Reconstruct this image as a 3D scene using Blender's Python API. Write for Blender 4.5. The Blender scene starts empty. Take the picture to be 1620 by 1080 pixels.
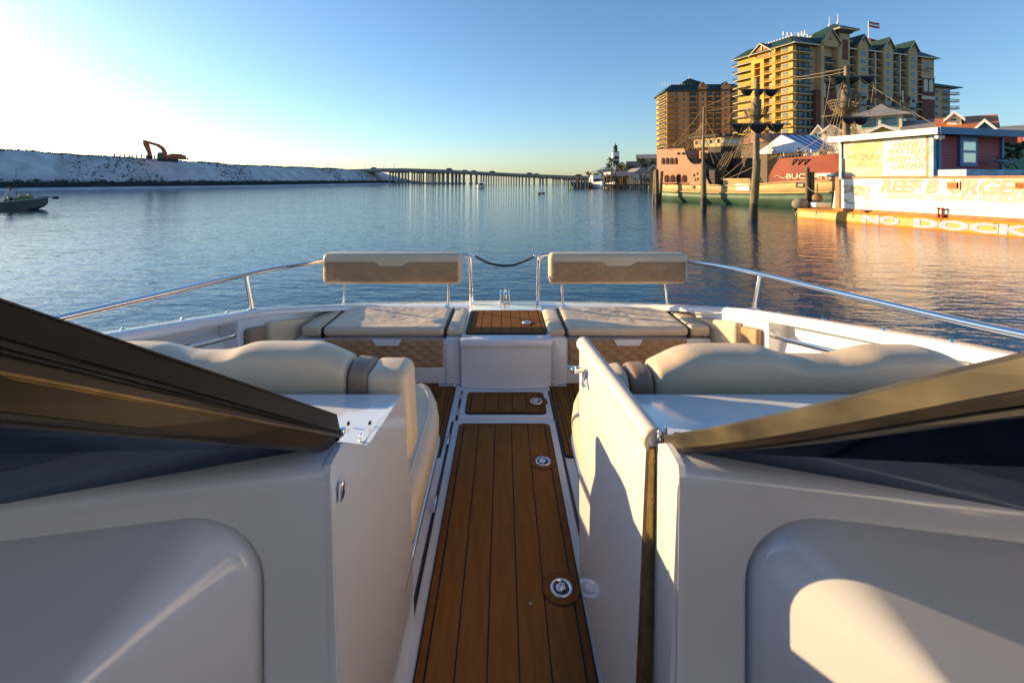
import bpy, bmesh, math, random
from mathutils import Vector, Matrix, noise
from math import sin, cos, pi, radians, sqrt, exp
random.seed(7)
S = bpy.context.scene
COL = S.collection
# ---------------------------------------------------------------- camera, sky, sun, exposure
H = 2.3            # eye height above the water
F = 732.0          # focal length in photo pixels (photo 1620 wide)
VX, VY = 796.0, 285.0
cd = bpy.data.cameras.new('camera'); cam = bpy.data.objects.new('camera', cd); COL.objects.link(cam)
cam.location = (0, 0, H); cam.rotation_euler = (radians(90), 0, 0)
cd.sensor_width = 36; cd.lens = 36*F/1620
cd.shift_x = (810-VX)/1620; cd.shift_y = -(540-VY)/1620
cd.clip_start = 0.02; cd.clip_end = 20000
S.camera = cam
SUN_AZ, SUN_EL = 66.0, 10.5          # degrees to the left of the bow, and above the horizon
w = bpy.data.worlds.new('World'); S.world = w; w.use_nodes = True
nt = w.node_tree
sky = nt.nodes.new('ShaderNodeTexSky'); sky.sky_type = 'NISHITA'; sky.sun_disc = False
sky.sun_elevation = radians(SUN_EL); sky.sun_rotation = radians(-SUN_AZ)
sky.air_density = 1.0; sky.dust_density = 0.5; sky.ozone_density = 3.7
bg = nt.nodes['Background']; bg.inputs['Strength'].default_value = 0.115
nt.links.new(sky.outputs['Color'], bg.inputs['Color'])
sl = bpy.data.lights.new('sun', 'SUN'); sl.energy = 4.9; sl.angle = radians(0.55); sl.color = (1.0, 0.69, 0.35)
so = bpy.data.objects.new('sun', sl); COL.objects.link(so)
sd = Vector((-sin(radians(SUN_AZ))*cos(radians(SUN_EL)), cos(radians(SUN_AZ))*cos(radians(SUN_EL)), sin(radians(SUN_EL))))
so.rotation_euler = sd.to_track_quat('Z', 'Y').to_euler()
S.view_settings.view_transform = 'Standard'; S.view_settings.look = 'None'
S.view_settings.exposure = 1.1; S.view_settings.gamma = 1.0
try:
    S.cycles.max_bounces = 7; S.cycles.transparent_max_bounces = 12; S.cycles.caustics_reflective = True; S.cycles.caustics_refractive = False
except Exception: pass

# ---------------------------------------------------------------- helpers
def P(px, py, Y):
    "photo pixel at forward distance Y -> point of the place (water level z=0)"
    return Vector(((px-VX)/F*Y, Y, H-(py-VY)/F*Y))
def PZ(px, py, z):
    Y = (H-z)*F/(py-VY); return Vector(((px-VX)/F*Y, Y, z))
def PX(px, py, X):
    Y = X*F/(px-VX); return Vector((X, Y, H-(py-VY)/F*Y))
def V(*a): return Vector(a)
def lerp(a, b, t): return a+(b-a)*t
def clamp(x, a=0., b=1.): return max(a, min(b, x))
def smooth(x, a, b):
    t = clamp((x-a)/(b-a)); return t*t*(3-2*t)
def interp(x, pts):
    if x <= pts[0][0]: return pts[0][1]
    for (a, b), (c, d) in zip(pts, pts[1:]):
        if x <= c: return b+(d-b)*(x-a)/(c-a)
    return pts[-1][1]

class MB:
    "collects shapes and links them as ONE mesh object"
    def __init__(s): s.v = []; s.f = []; s.m = []; s.sm = []; s.mi = 0; s.smooth = False
    def add(s, vs, fs, smooth=None):
        o = len(s.v); s.v += [tuple(v) for v in vs]
        for f in fs:
            s.f.append([o+i for i in f]); s.m.append(s.mi); s.sm.append(s.smooth if smooth is None else smooth)
    def quad(s, a, b, c, d): s.add([a, b, c, d], [(0, 1, 2, 3)])
    def hexa(s, c):      # 8 corners: bottom 4 (ccw), top 4
        s.add(c, [(3, 2, 1, 0), (4, 5, 6, 7), (0, 1, 5, 4), (1, 2, 6, 5), (2, 3, 7, 6), (3, 0, 4, 7)])
    def box(s, a, b):
        x0, y0, z0 = [min(p, q) for p, q in zip(a, b)]; x1, y1, z1 = [max(p, q) for p, q in zip(a, b)]
        s.hexa([(x0, y0, z0), (x1, y0, z0), (x1, y1, z0), (x0, y1, z0), (x0, y0, z1), (x1, y0, z1), (x1, y1, z1), (x0, y1, z1)])
    def obox(s, O, u, n, s0, s1, o0, o1, z0, z1):    # box in a frame: u along, n outward
        p = lambda a, b, z: (O[0]+u[0]*a+n[0]*b, O[1]+u[1]*a+n[1]*b, z)
        s.hexa([p(s0, o0, z0), p(s1, o0, z0), p(s1, o1, z0), p(s0, o1, z0), p(s0, o0, z1), p(s1, o0, z1), p(s1, o1, z1), p(s0, o1, z1)])
    def rbox(s, a, b, r, seg=3, fn=None, div=0):
        bm = bmesh.new(); bmesh.ops.create_cube(bm, size=1)
        A = Vector([min(p, q) for p, q in zip(a, b)]); B = Vector([max(p, q) for p, q in zip(a, b)])
        for v in bm.verts: v.co = Vector([A[i]+(v.co[i]+.5)*(B[i]-A[i]) for i in range(3)])
        bmesh.ops.bevel(bm, geom=bm.edges[:], offset=r, segments=seg, profile=.5, affect='EDGES', clamp_overlap=True)
        if div: bmesh.ops.subdivide_edges(bm, edges=[e for e in bm.edges if e.calc_length() > r*1.5], cuts=div, use_grid_fill=True)
        bm.verts.index_update()
        vs = [v.co.copy() for v in bm.verts]
        if fn: vs = [fn(v) for v in vs]
        s.add(vs, [[v.index for v in f.verts] for f in bm.faces], True); bm.free()
    def loft(s, rings, closed=True, caps=True, smooth=True, loop=False):
        n = len(rings[0]); vs = [p for r in rings for p in r]; fs = []
        m = n if closed else n-1
        R = len(rings)
        for i in range(R if loop else R-1):
            for j in range(m):
                a = i*n+j; b = i*n+(j+1) % n; c = ((i+1) % R)*n+(j+1) % n; d = ((i+1) % R)*n+j
                fs.append((a, b, c, d))
        s.add(vs, fs, smooth)
        if caps and closed and not loop:
            s.add(rings[0], [list(range(n))[::-1]], False); s.add(rings[-1], [list(range(n))], False)
    def tube(s, pts, r, seg=8, caps=True, flat=None):
        pts = [Vector(p) for p in pts]; rings = []
        rr = r if isinstance(r, (list, tuple)) else [r]*len(pts)
        up = None
        for i, p in enumerate(pts):
            t = (pts[min(i+1, len(pts)-1)]-pts[max(i-1, 0)]).normalized()
            if up is None:
                up = Vector((0, 0, 1)) if abs(t.z) < .9 else Vector((1, 0, 0))
            a = t.cross(up).normalized(); b = a.cross(t).normalized(); up = b
            rings.append([p+(a*cos(2*pi*k/seg)+b*sin(2*pi*k/seg)*(flat or 1))*rr[i] for k in range(seg)])
        s.loft(rings, caps=caps)
    def lathe(s, c, prof, seg=16, axis='z'):
        c = Vector(c); rings = []
        for r, h in prof:
            if axis == 'z': rings.append([c+Vector((r*cos(2*pi*k/seg), r*sin(2*pi*k/seg), h)) for k in range(seg)])
            elif axis == 'x': rings.append([c+Vector((h, r*cos(2*pi*k/seg), r*sin(2*pi*k/seg))) for k in range(seg)])
            else: rings.append([c+Vector((r*sin(2*pi*k/seg), h, r*cos(2*pi*k/seg))) for k in range(seg)])
        s.loft(rings)
    def prism(s, poly, ext, smooth=False):
        "planar polygon extruded by vector ext"
        ext = Vector(ext); a = [Vector(p) for p in poly]; b = [p+ext for p in a]; n = len(a)
        s.add(a+b, [tuple(range(n))[::-1], tuple(range(n, 2*n))]+[(i, (i+1) % n, n+(i+1) % n, n+i) for i in range(n)], smooth)
    def grid(s, fn, nu, nv, smooth=True):
        vs = [fn(i/nu, j/nv) for j in range(nv+1) for i in range(nu+1)]
        s.add(vs, [(j*(nu+1)+i, j*(nu+1)+i+1, (j+1)*(nu+1)+i+1, (j+1)*(nu+1)+i) for j in range(nv) for i in range(nu)], smooth)
    def ico(s, c, r, sub=1, jit=0, sc=(1, 1, 1)):
        bm = bmesh.new(); bmesh.ops.create_icosphere(bm, subdivisions=sub, radius=1)
        bm.verts.index_update()
        vs = [Vector(c)+Vector([v.co[i]*sc[i]*r*(1+random.uniform(-jit, jit)) for i in range(3)]) for v in bm.verts]
        s.add(vs, [[v.index for v in f.verts] for f in bm.faces], True); bm.free()
    def build(s, name, mats, parent=None, fix=True):
        me = bpy.data.meshes.new(name); me.from_pydata(s.v, [], s.f)
        if not isinstance(mats, (list, tuple)): mats = [mats]
        for m in mats: me.materials.append(m)
        for p, mi, sm in zip(me.polygons, s.m, s.sm): p.material_index = mi; p.use_smooth = sm
        if fix:
            bm = bmesh.new(); bm.from_mesh(me); bmesh.ops.recalc_face_normals(bm, faces=bm.faces[:]); bm.to_mesh(me); bm.free()
        o = bpy.data.objects.new(name, me); COL.objects.link(o)
        if parent is not None:
            o.parent = parent; o.matrix_parent_inverse = Matrix.Translation(-world_loc(parent))
        return o
def world_loc(o):
    return Vector(o['_loc']) if '_loc' in o else Vector((0, 0, 0))
def tag(o, label, cat, group=None, kind=None):
    if label: o['label'] = label
    if cat: o['category'] = cat
    if group: o['group'] = group
    if kind: o['kind'] = kind
    return o
def thing(name, loc, label, cat, group=None):
    "an Empty at the thing's base; its parts are built in world coordinates and parented in place"
    o = bpy.data.objects.new(name, None); COL.objects.link(o); o.location = loc; o['_loc'] = tuple(loc)
    o.empty_display_size = .2
    return tag(o, label, cat, group)
def copy_tree(o, loc, rz=0, label=None, scale=1, group=None):
    c = o.copy(); COL.objects.link(c); c.location = loc; c.rotation_euler = (0, 0, rz); c.scale = (scale,)*3
    c['_loc'] = tuple(loc)
    if label: c['label'] = label
    if group: c['group'] = group
    def rec(src, dst):
        for ch in list(src.children):
            d = ch.copy(); COL.objects.link(d); d.parent = dst; rec(ch, d)
    rec(o, c)
    return c

def mk(name, color, rough=.5, metal=0, bump=0, bscale=20, var=0, vscale=4, coat=0, stretch=None, spec=None, detail=4, var2=None, bdist=.01):
    m = bpy.data.materials.new(name); m.use_nodes = True; n = m.node_tree; b = n.nodes['Principled BSDF']
    b.inputs['Base Color'].default_value = (*color, 1); b.inputs['Roughness'].default_value = rough; b.inputs['Metallic'].default_value = metal
    if coat: b.inputs['Coat Weight'].default_value = coat; b.inputs['Coat Roughness'].default_value = .06
    if spec is not None: b.inputs['Specular IOR Level'].default_value = spec
    if bump or var or coat:
        tc = n.nodes.new('ShaderNodeTexCoord'); mp = n.nodes.new('ShaderNodeMapping')
        n.links.new(tc.outputs['Object'], mp.inputs['Vector'])
        if stretch: mp.inputs['Scale'].default_value = stretch
    if var:
        nz = n.nodes.new('ShaderNodeTexNoise'); nz.inputs['Scale'].default_value = vscale; nz.inputs['Detail'].default_value = detail
        n.links.new(mp.outputs['Vector'], nz.inputs['Vector'])
        rp = n.nodes.new('ShaderNodeValToRGB'); n.links.new(nz.outputs['Fac'], rp.inputs['Fac'])
        c2 = var2 or tuple(c*(1-var) for c in color)
        rp.color_ramp.elements[0].position = .36; rp.color_ramp.elements[1].position = .64
        rp.color_ramp.elements[0].color = (*c2, 1); rp.color_ramp.elements[1].color = (*[min(1, c*(1+var*.4)) for c in color], 1)
        n.links.new(rp.outputs['Color'], b.inputs['Base Color'])
    if coat:
        n3 = n.nodes.new('ShaderNodeTexNoise'); n3.inputs['Scale'].default_value = 6; n3.inputs['Detail'].default_value = 7; n3.inputs['Distortion'].default_value = 1.5
        n.links.new(mp.outputs['Vector'], n3.inputs['Vector']); mr = n.nodes.new('ShaderNodeMapRange'); mr.inputs['From Min'].default_value = .35; mr.inputs['From Max'].default_value = .7
        mr.inputs['To Min'].default_value = .03; mr.inputs['To Max'].default_value = .16; n.links.new(n3.outputs['Fac'], mr.inputs['Value']); n.links.new(mr.outputs['Result'], b.inputs['Coat Roughness'])
    if bump:
        nb = n.nodes.new('ShaderNodeTexNoise'); nb.inputs['Scale'].default_value = bscale; nb.inputs['Detail'].default_value = 8
        n.links.new(mp.outputs['Vector'], nb.inputs['Vector'])
        bp = n.nodes.new('ShaderNodeBump'); bp.inputs['Strength'].default_value = bump; bp.inputs['Distance'].default_value = bdist
        n.links.new(nb.outputs['Fac'], bp.inputs['Height']); n.links.new(bp.outputs['Normal'], b.inputs['Normal'])
    return m
M = {}
M['gel'] = mk('gelcoat', (.76, .765, .78), .14, bump=.04, bscale=3, coat=.7, var=.03, vscale=2)
M['gel_matte'] = mk('gelcoat_nonskid', (.68, .665, .66), .4, bump=.25, bscale=260, bdist=.001)
M['teak'] = mk('teak_foam', (.215, .086, .017), .75, spec=.15, bump=.3, bscale=60, var=.14, vscale=14, stretch=(4, .5, 1), bdist=.002, detail=7)
M['teak_b'] = mk('teak_border', (.19, .068, .011), .85, spec=.25, bump=.3, bscale=120, var=.2, vscale=30, bdist=.001)
M['seam'] = mk('black_caulk', (.012, .009, .008), .7)
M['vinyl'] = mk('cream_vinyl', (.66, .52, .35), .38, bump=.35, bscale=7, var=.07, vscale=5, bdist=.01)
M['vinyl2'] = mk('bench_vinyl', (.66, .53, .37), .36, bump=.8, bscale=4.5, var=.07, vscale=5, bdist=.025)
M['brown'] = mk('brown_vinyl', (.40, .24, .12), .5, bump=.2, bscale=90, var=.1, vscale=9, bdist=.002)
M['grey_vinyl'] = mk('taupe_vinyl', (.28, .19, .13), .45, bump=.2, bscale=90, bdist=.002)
M['chrome'] = mk('stainless_steel', (.78, .78, .8), .09, 1)
M['bronze'] = mk('anodised_frame', (.009, .006, .0035), .4, .1, spec=.2, bump=.25, bscale=9, var=.75, vscale=11, stretch=(1, .5, 1), bdist=.004)
M['bronze2'] = mk('anodised_frame_sheen', (.050, .029, .010), .4, .2, spec=.25, bump=.25, bscale=9, var=.6, vscale=8, stretch=(1, .5, 1), bdist=.004)  # lighter gold frame copy; the lower bar's sheen is put into its colour
M['olive'] = mk('weathered_frame', (.075, .062, .034), .5, .2, bump=.6, bscale=55, var=.7, vscale=40, stretch=(1.6, .13, .2), bdist=.002)
M['black'] = mk('black_rubber', (.008, .008, .009), .45)
M['dark'] = mk('dark_plastic', (.02, .02, .024), .4)
M['brass'] = mk('hinge_metal', (.24, .165, .07), .3, .9, var=.3, vscale=30)
M['roll'] = mk('white_ribbed_hose', (.74, .66, .60), .35)
M['white'] = mk('white_paint', (.78, .77, .74), .4, var=.08, vscale=3)
def glassmat(name, tint, gl=.12, rough=0.0):
    m = bpy.data.materials.new(name); m.use_nodes = True; n = m.node_tree; n.nodes.clear()
    o = n.nodes.new('ShaderNodeOutputMaterial'); t = n.nodes.new('ShaderNodeBsdfTransparent'); g = n.nodes.new('ShaderNodeBsdfGlossy')
    mx = n.nodes.new('ShaderNodeMixShader'); fr = n.nodes.new('ShaderNodeFresnel'); fr.inputs['IOR'].default_value = 1.5
    mu = n.nodes.new('ShaderNodeMath'); mu.operation = 'MULTIPLY'; mu.inputs[1].default_value = .45; g.inputs['Color'].default_value = (.5, .65, .9, 1)
    t.inputs['Color'].default_value = (*tint, 1); g.inputs['Roughness'].default_value = rough
    n.links.new(fr.outputs[0], mu.inputs[0]); n.links.new(mu.outputs[0], mx.inputs[0]); n.links.new(t.outputs[0], mx.inputs[1]); n.links.new(g.outputs[0], mx.inputs[2]); n.links.new(mx.outputs[0], o.inputs[0])
    return m
M['tint'] = glassmat('tinted_glass', (.015, .035, .07))
def water_mat():
    m = bpy.data.materials.new('harbour_water'); m.use_nodes = True; n = m.node_tree; b = n.nodes['Principled BSDF']
    b.inputs['Base Color'].default_value = (.002, .040, .085, 1); b.inputs['Roughness'].default_value = .045; b.inputs['IOR'].default_value = 1.31
    tc = n.nodes.new('ShaderNodeTexCoord')
    last = None
    for sc, st, dist, rot, vec in ((.16, .5, .10, -.35, (1, 1.6, 1)), (1.1, .6, .050, .3, (1, 2.2, 1)), (4.2, .6, .020, -.15, (1, 1.9, 1)), (13, .4, .006, .5, (1, 1.5, 1))):
        mp = n.nodes.new('ShaderNodeMapping'); mp.inputs['Rotation'].default_value = (0, 0, rot); mp.inputs['Scale'].default_value = vec
        nz = n.nodes.new('ShaderNodeTexNoise'); nz.inputs['Scale'].default_value = sc; nz.inputs['Detail'].default_value = 3; nz.inputs['Distortion'].default_value = .4
        n.links.new(tc.outputs['Object'], mp.inputs['Vector']); n.links.new(mp.outputs['Vector'], nz.inputs['Vector'])
        bp = n.nodes.new('ShaderNodeBump'); bp.inputs['Strength'].default_value = st; bp.inputs['Distance'].default_value = dist
        n.links.new(nz.outputs['Fac'], bp.inputs['Height'])
        if last: n.links.new(last.outputs['Normal'], bp.inputs['Normal'])
        last = bp
    n.links.new(last.outputs['Normal'], b.inputs['Normal'])
    return m
M['water'] = water_mat()

def text_mesh(body, size, O, u, up, mat, name, parent=None, shear=0, bold=0, depth=.004, align='LEFT', sx=1.0, spacing=1.0):
    "lettering as a thin solid mesh lying in the plane (u, up) at O"
    c = bpy.data.curves.new('t', 'FONT'); c.body = body; c.size = size; c.shear = shear; c.offset = bold; c.extrude = depth; c.align_x = align
    c.space_line = .95*spacing; c.resolution_u = 3
    o = bpy.data.objects.new('t', c); COL.objects.link(o)
    dg = bpy.context.evaluated_depsgraph_get(); dg.update()
    me = bpy.data.meshes.new_from_object(o.evaluated_get(dg)); bpy.data.objects.remove(o)
    u = Vector(u).normalized(); up = Vector(up).normalized(); nn = u.cross(up)
    for v in me.vertices: v.co = Vector(O)+u*v.co.x*sx+up*v.co.y+nn*v.co.z
    me.materials.clear(); me.materials.append(mat); me.name = name
    r = bpy.data.objects.new(name, me); COL.objects.link(r)
    if parent is not None:
        r.parent = parent; r.matrix_parent_inverse = Matrix.Translation(-world_loc(parent))
    return r
# ================================================================= the boat we stand in
FL = H-1.40        # cabin floor
boat = thing('motor_boat', (0, 2.2, 0), 'white motor boat with teak bow floor, cream lounges and open cockpit gate, nearest of all', 'motor boat')
def g_z(Y):        # gunwale top height along the boat
    return H-interp(Y, [(-1, -.33), (0, .36), (.8, .48), (1.59, .597), (2.09, .685), (2.98, .847), (3.77, 1.03), (4.1, 1.085)])
def g_x(Y):        # half beam of the gunwale's outer edge
    return interp(Y, [(-1, 1.76), (1.5, 1.74), (2.1, 1.72), (3.0, 1.66), (3.4, 1.58), (3.77, 1.42), (3.95, 1.2), (4.08, .8), (4.12, .4), (4.13, 0)])
# hull shell: outer skin from the rub rail down to the water
def hull_outline():
    pts = []
    ys = [-2.0, -1, 0, .6, 1.2, 1.8, 2.4, 3.0, 3.25, 3.5, 3.7, 3.85, 3.95, 4.02, 4.08, 4.115]
    for y in ys: pts.append((-g_x(y), y))
    pts.append((-.25, 4.14)); pts.append((.25, 4.14))
    for y in ys[::-1]: pts.append((g_x(y), y))
    return pts
OUT = hull_outline()
mb = MB(); mb.smooth = True
rings = []
for dz, k in ((0, 1.0), (-.05, 1.015), (-.1, 1.015), (-.14, .99), (-.5, .95), (-1.4, .72)):
    rings.append([V(x*k, y*(1 if y < 2.5 else 1+(k-1)*.55), (g_z(min(y, 4.1))+dz) if dz > -1 else -.15) for x, y in OUT])
mb.loft(rings, caps=False); mb.build('hull', M['gel'], boat)
# gunwale: cap strip between outer edge and inner coaming edge
IN = []
for x, y in OUT:
    s = -1 if x < 0 else 1
    wdt = .105 if y < 3.3 else lerp(.105, .30, smooth(y, 3.3, 3.8))
    if abs(x) <= 1.3 and y > 3.9: IN.append((x*.80, 3.80))
    else: IN.append((x-s*wdt, min(y, 3.80)))
mb = MB(); mb.smooth = True
r0 = [V(x, y, g_z(min(y, 4.1))) for x, y in OUT]
r1 = [V(lerp(x, a, .12), lerp(y, b, .12), g_z(min(y, 4.1))+.018) for (x, y), (a, b) in zip(OUT, IN)]
r2 = [V(lerp(x, a, .88), lerp(y, b, .88), g_z(min(y, 4.1))+.018) for (x, y), (a, b) in zip(OUT, IN)]
r3 = [V(a, b, g_z(min(y, 4.1))+.002) for (x, y), (a, b) in zip(OUT, IN)]
r4 = [V(a, b, g_z(min(y, 4.1))-.026) for (x, y), (a, b) in zip(OUT, IN)]
mb.loft([r0, r1, r2, r3, r4], closed=False, caps=False); mb.build('gunwale', M['gel'], boat)
# rub rail
for sgn in (-1, 1):
    mb = MB(); mb.tube([V(sgn*g_x(y)*1.02, y, g_z(y)-.075) for y in [-1, 0, .8, 1.6, 2.4, 3.0, 3.4, 3.7]], .022, 8); mb.build('rub_rail', M['gel'], boat)
# small fittings dotted on the gunwale
for sgn in (-1, 1):
    for y in (1.75, 2.05, 2.4, 2.75, 3.25):
        mb = MB(); mb.lathe((sgn*(g_x(y)-.035), y, g_z(y)+.012), [(.011, 0), (.011, .006), (.004, .014)], 8); mb.build('snap_fitting', M['chrome'], boat)
# cabin floor with its sunken gutter
mb = MB(); mb.grid(lambda u, v: V(lerp(-1.5, 1.5, u), lerp(-1.2, 3.3, v), FL-.012), 2, 2, False); mb.build('deck', M['gel_matte'], boat)
def planks(par, x0, x1, y0, y1, z, seams, r=.03, rnd=True, hole=None, name='teak_pad'):
    "teak foam pad: dark underlay, border frame and planks with black gaps"
    def rr(x0, x1, y0, y1, r, n=5):
        pts = []
        for cx, cy, a in ((x1-r, y1-r, 0), (x0+r, y1-r, 90), (x0+r, y0+r, 180), (x1-r, y0+r, 270)):
            for k in range(n+1): t = radians(a+90*k/n); pts.append((cx+r*cos(t), cy+r*sin(t)))
        return pts
    m = MB(); m.mi = 0
    m.prism([V(x, y, z-.004) for x, y in rr(x0, x1, y0, y1, r)], (0, 0, .006))
    b = .028
    m.mi = 1
    o = rr(x0+.006, x1-.006, y0+.006, y1-.006, r*.9); i = rr(x0+b, x1-b, y0+b, y1-b, .006)
    n = len(o); vs = [V(x, y, z+.005) for x, y in o]+[V(x, y, z+.005) for x, y in i]
    m.add(vs, [(k, (k+1) % n, n+(k+1) % n, n+k) for k in range(n)], False)
    xs = [x0+b+.004]+list(seams)+[x1-b-.004]; m.mi = 2
    for a, c in zip(xs, xs[1:]): m.box((a+.0025, y0+b+.004, z), (c-.0025, y1-b-.004, z+.0052))
    return m.build(name, [M['seam'], M['teak_b'], M['teak']], par)
def floor_latch(par, c, r=.038, ring=True):
    x, y, z = c
    if ring:
        m = MB(); m.lathe((x, y, z), [(r*1.75, 0), (r*1.75, .0015)], 32); m.build('latch_seam', M['seam'], par)
        m = MB(); m.lathe((x, y, z+.0012), [(r*1.66, 0), (r*1.66, .0012)], 32); m.build('latch_surround', M['teak_b'], par)
    m = MB(); m.lathe((x, y, z), [(r, 0), (r*1.0, .005), (r*.93, .0065), (r*.78, .006), (r*.74, .0035), (r*.5, .003)], 32)
    m.lathe((x-.004, y, z+.003), [(r*.42, 0), (r*.40, .004), (r*.2, .005)], 16)
    m.mi = 1; m.lathe((x, y, z+.0021), [(r*.72, 0), (r*.72, .0014)], 24)
    m.mi = 0
    for k in range(16):
        a = 2*pi*k/16; m.lathe((x+r*.86*cos(a), y+r*.86*sin(a), z+.005), [(.0016, 0), (.0016, .002)], 5)
    m.tube([(x-.014, y-.004, z+.007), (x-.004, y+.012, z+.009), (x+.009, y+.008, z+.009), (x+.012, y-.008, z+.007), (x+.002, y-.014, z+.007)], .003, 6)
    m.build('latch', [M['chrome'], M['dark']], par)
# main hatch: white lid, gutter, teak, two latches, hinge
def hatch(x0, x1, y0, y1, name, lb=None):
    m = MB(); m.rbox((x0-.035, y0-.035, FL-.03), (x1+.035, y1+.035, FL), .006, 2); h = m.build(name, M['gel_matte'], boat)
    if lb: h['label'] = lb
    m = MB()
    for (a, b, c, d) in ((x0-.050, y0-.05, x0-.036, y1+.05), (x1+.036, y0-.05, x1+.050, y1+.05), (x0-.036, y1+.036, x1+.036, y1+.044)):
        m.box((a, b, FL-.0115), (c, d, FL-.0095))
    m.build('gutter', M['dark'], h)
    return h
hx0, hx1 = -.252, .265
h1 = hatch(hx0, hx1, .3, 2.655, 'floor_hatch', 'long teak floor hatch down the middle')
zt = FL+.004
planks(h1, hx0, hx1, .3, 2.655, zt, [-.2285+.0+.0915*k for k in (1, 2, 3, 4)], r=.035)
for y, x in ((F*1.4/(733-285), (859-VX)), (F*1.4/(935-285), (888-VX))):
    floor_latch(h1, (x/F*y, y, zt+.0052))
for yy in (1.42, 2.0, 2.5):
    m = MB(); m.rbox((hx0-.05, yy-.05, FL-.004), (hx0-.038, yy+.05, FL+.006), .003, 2); m.build('hinge', M['chrome'], h1)
h2 = hatch(-.232, .262, 2.765, 3.045, 'floor_hatch', 'small teak floor hatch ahead of the long one')
planks(h2, -.232, .262, 2.765, 3.045, zt, [-.198+.085*k for k in (1, 2, 3, 4)], r=.03)
floor_latch(h2, (.208, 2.91, zt+.0052), .04)
for yy in (2.8, 3.0):
    m = MB(); m.rbox((-.28, yy-.04, FL-.004), (-.268, yy+.04, FL+.006), .003, 2); m.build('hinge', M['chrome'], h2)
# side teak strips, wells and drains
for sgn, off in ((-1, -.015), (1, .01)):
    a, b = sorted((sgn*.305+off, sgn*.45+off)); planks(boat, a, b, 2.35, 3.16, FL-.008, [a+.048, a+.096], r=.02)
    a, b = sorted((sgn*.43+off, sgn*1.28)); planks(boat, a, b, 2.62, 3.235, FL-.009, [lerp(a, b, k/8) for k in range(1, 8)], r=.02)
    floor_latch(boat, (sgn*.335+off, 3.21, FL-.011), .036, False)
m = MB(); m.lathe((.09, 1.52, FL+.0095), [(.0035, 0), (.0035, .002)], 8); m.build('screw', M['chrome'], boat)
# forward structure: locker box in the middle and bench bases
FY = 3.13
m = MB(); m.smooth = True
def bowface(u, v):
    x = lerp(-.285, .327, u); z = lerp(FL-.01, H-1.125, v); y = FY-.035*(1-((u-.5)*2)**2)-.012*v+.03
    return V(x, y, z)
m.grid(bowface, 16, 4); m.build('locker_front', M['gel'], boat)
m = MB(); m.rbox((-.29, FY-.03, H-1.125), (.333, 4.0, H-1.064), .018, 3, fn=lambda v: V(v.x, v.y-(.03*(1-((v.x-.02)/.31)**2) if v.y < 3.3 else 0), v.z))
lk = m.build('locker_lid', M['gel'], boat)
planks(lk, -.262, .306, 3.185, 3.76, H-1.059, [-.229+.0717*k for k in range(1, 7)], r=.03)
floor_latch(lk, (.172, 3.42, H-1.053), .033)
# solid walls each side of the locker, bench base wall
for sgn in (-1, 1):
    m = MB(); cx = .02
    x0 = cx+sgn*.30; x1 = cx+sgn*.42
    m.rbox((x0, 3.19, FL-.01), (x1, 3.98, H-1.085), .012, 2)
    m.rbox((x1-sgn*.01, 3.2, FL-.01), (sgn*1.44, 3.98, H-1.10), .012, 2)
    m.build('bench_base', M['gel'], boat)
m = MB(); m.rbox((-.36, 3.78, H-1.16), (-.03, 4.06, H-1.075), .02, 3); m.rbox((.065, 3.78, H-1.16), (.42, 4.06, H-1.075), .02, 3); m.build('bow_step', M['gel'], boat)
# anchor roller
m = MB()
for x in (-.022, .018, .052):
    m.rbox((x-.006 if x != .018 else x-.014, 3.98, H-1.14), (x+.006 if x != .018 else x+.014, 4.2, H-.985), .004, 2)
m.build('anchor_roller', M['chrome'], boat)
def quilt(par, O, u, v, W, Hh, mats, name, n=(.13, .075), depth=.012, top=None, thick=.02, nu=110, nv=34, split=None, base=0.0):
    "diamond quilted cushion panel; u across, v up, relief along u x v. top(a) limits its height"
    u = Vector(u).normalized(); v = Vector(v).normalized(); nn = u.cross(v)
    m = MB()
    def f(a, b):
        hh = Hh*(top(a) if top else 1); x = a*W; y = b*hh
        p = x/n[0]+y/n[1]; q = x/n[0]-y/n[1]
        r = min(abs(sin(pi*p)), abs(sin(pi*q)))
        e = min(1, min(x, W-x, y, hh-y)/.018); e = max(0, e)**.5
        return Vector(O)+u*x+v*y+nn*(base+depth*(r**.45)*e+thick*e)
    m.grid(f, nu, nv); return m.build(name, mats, par)
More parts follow.
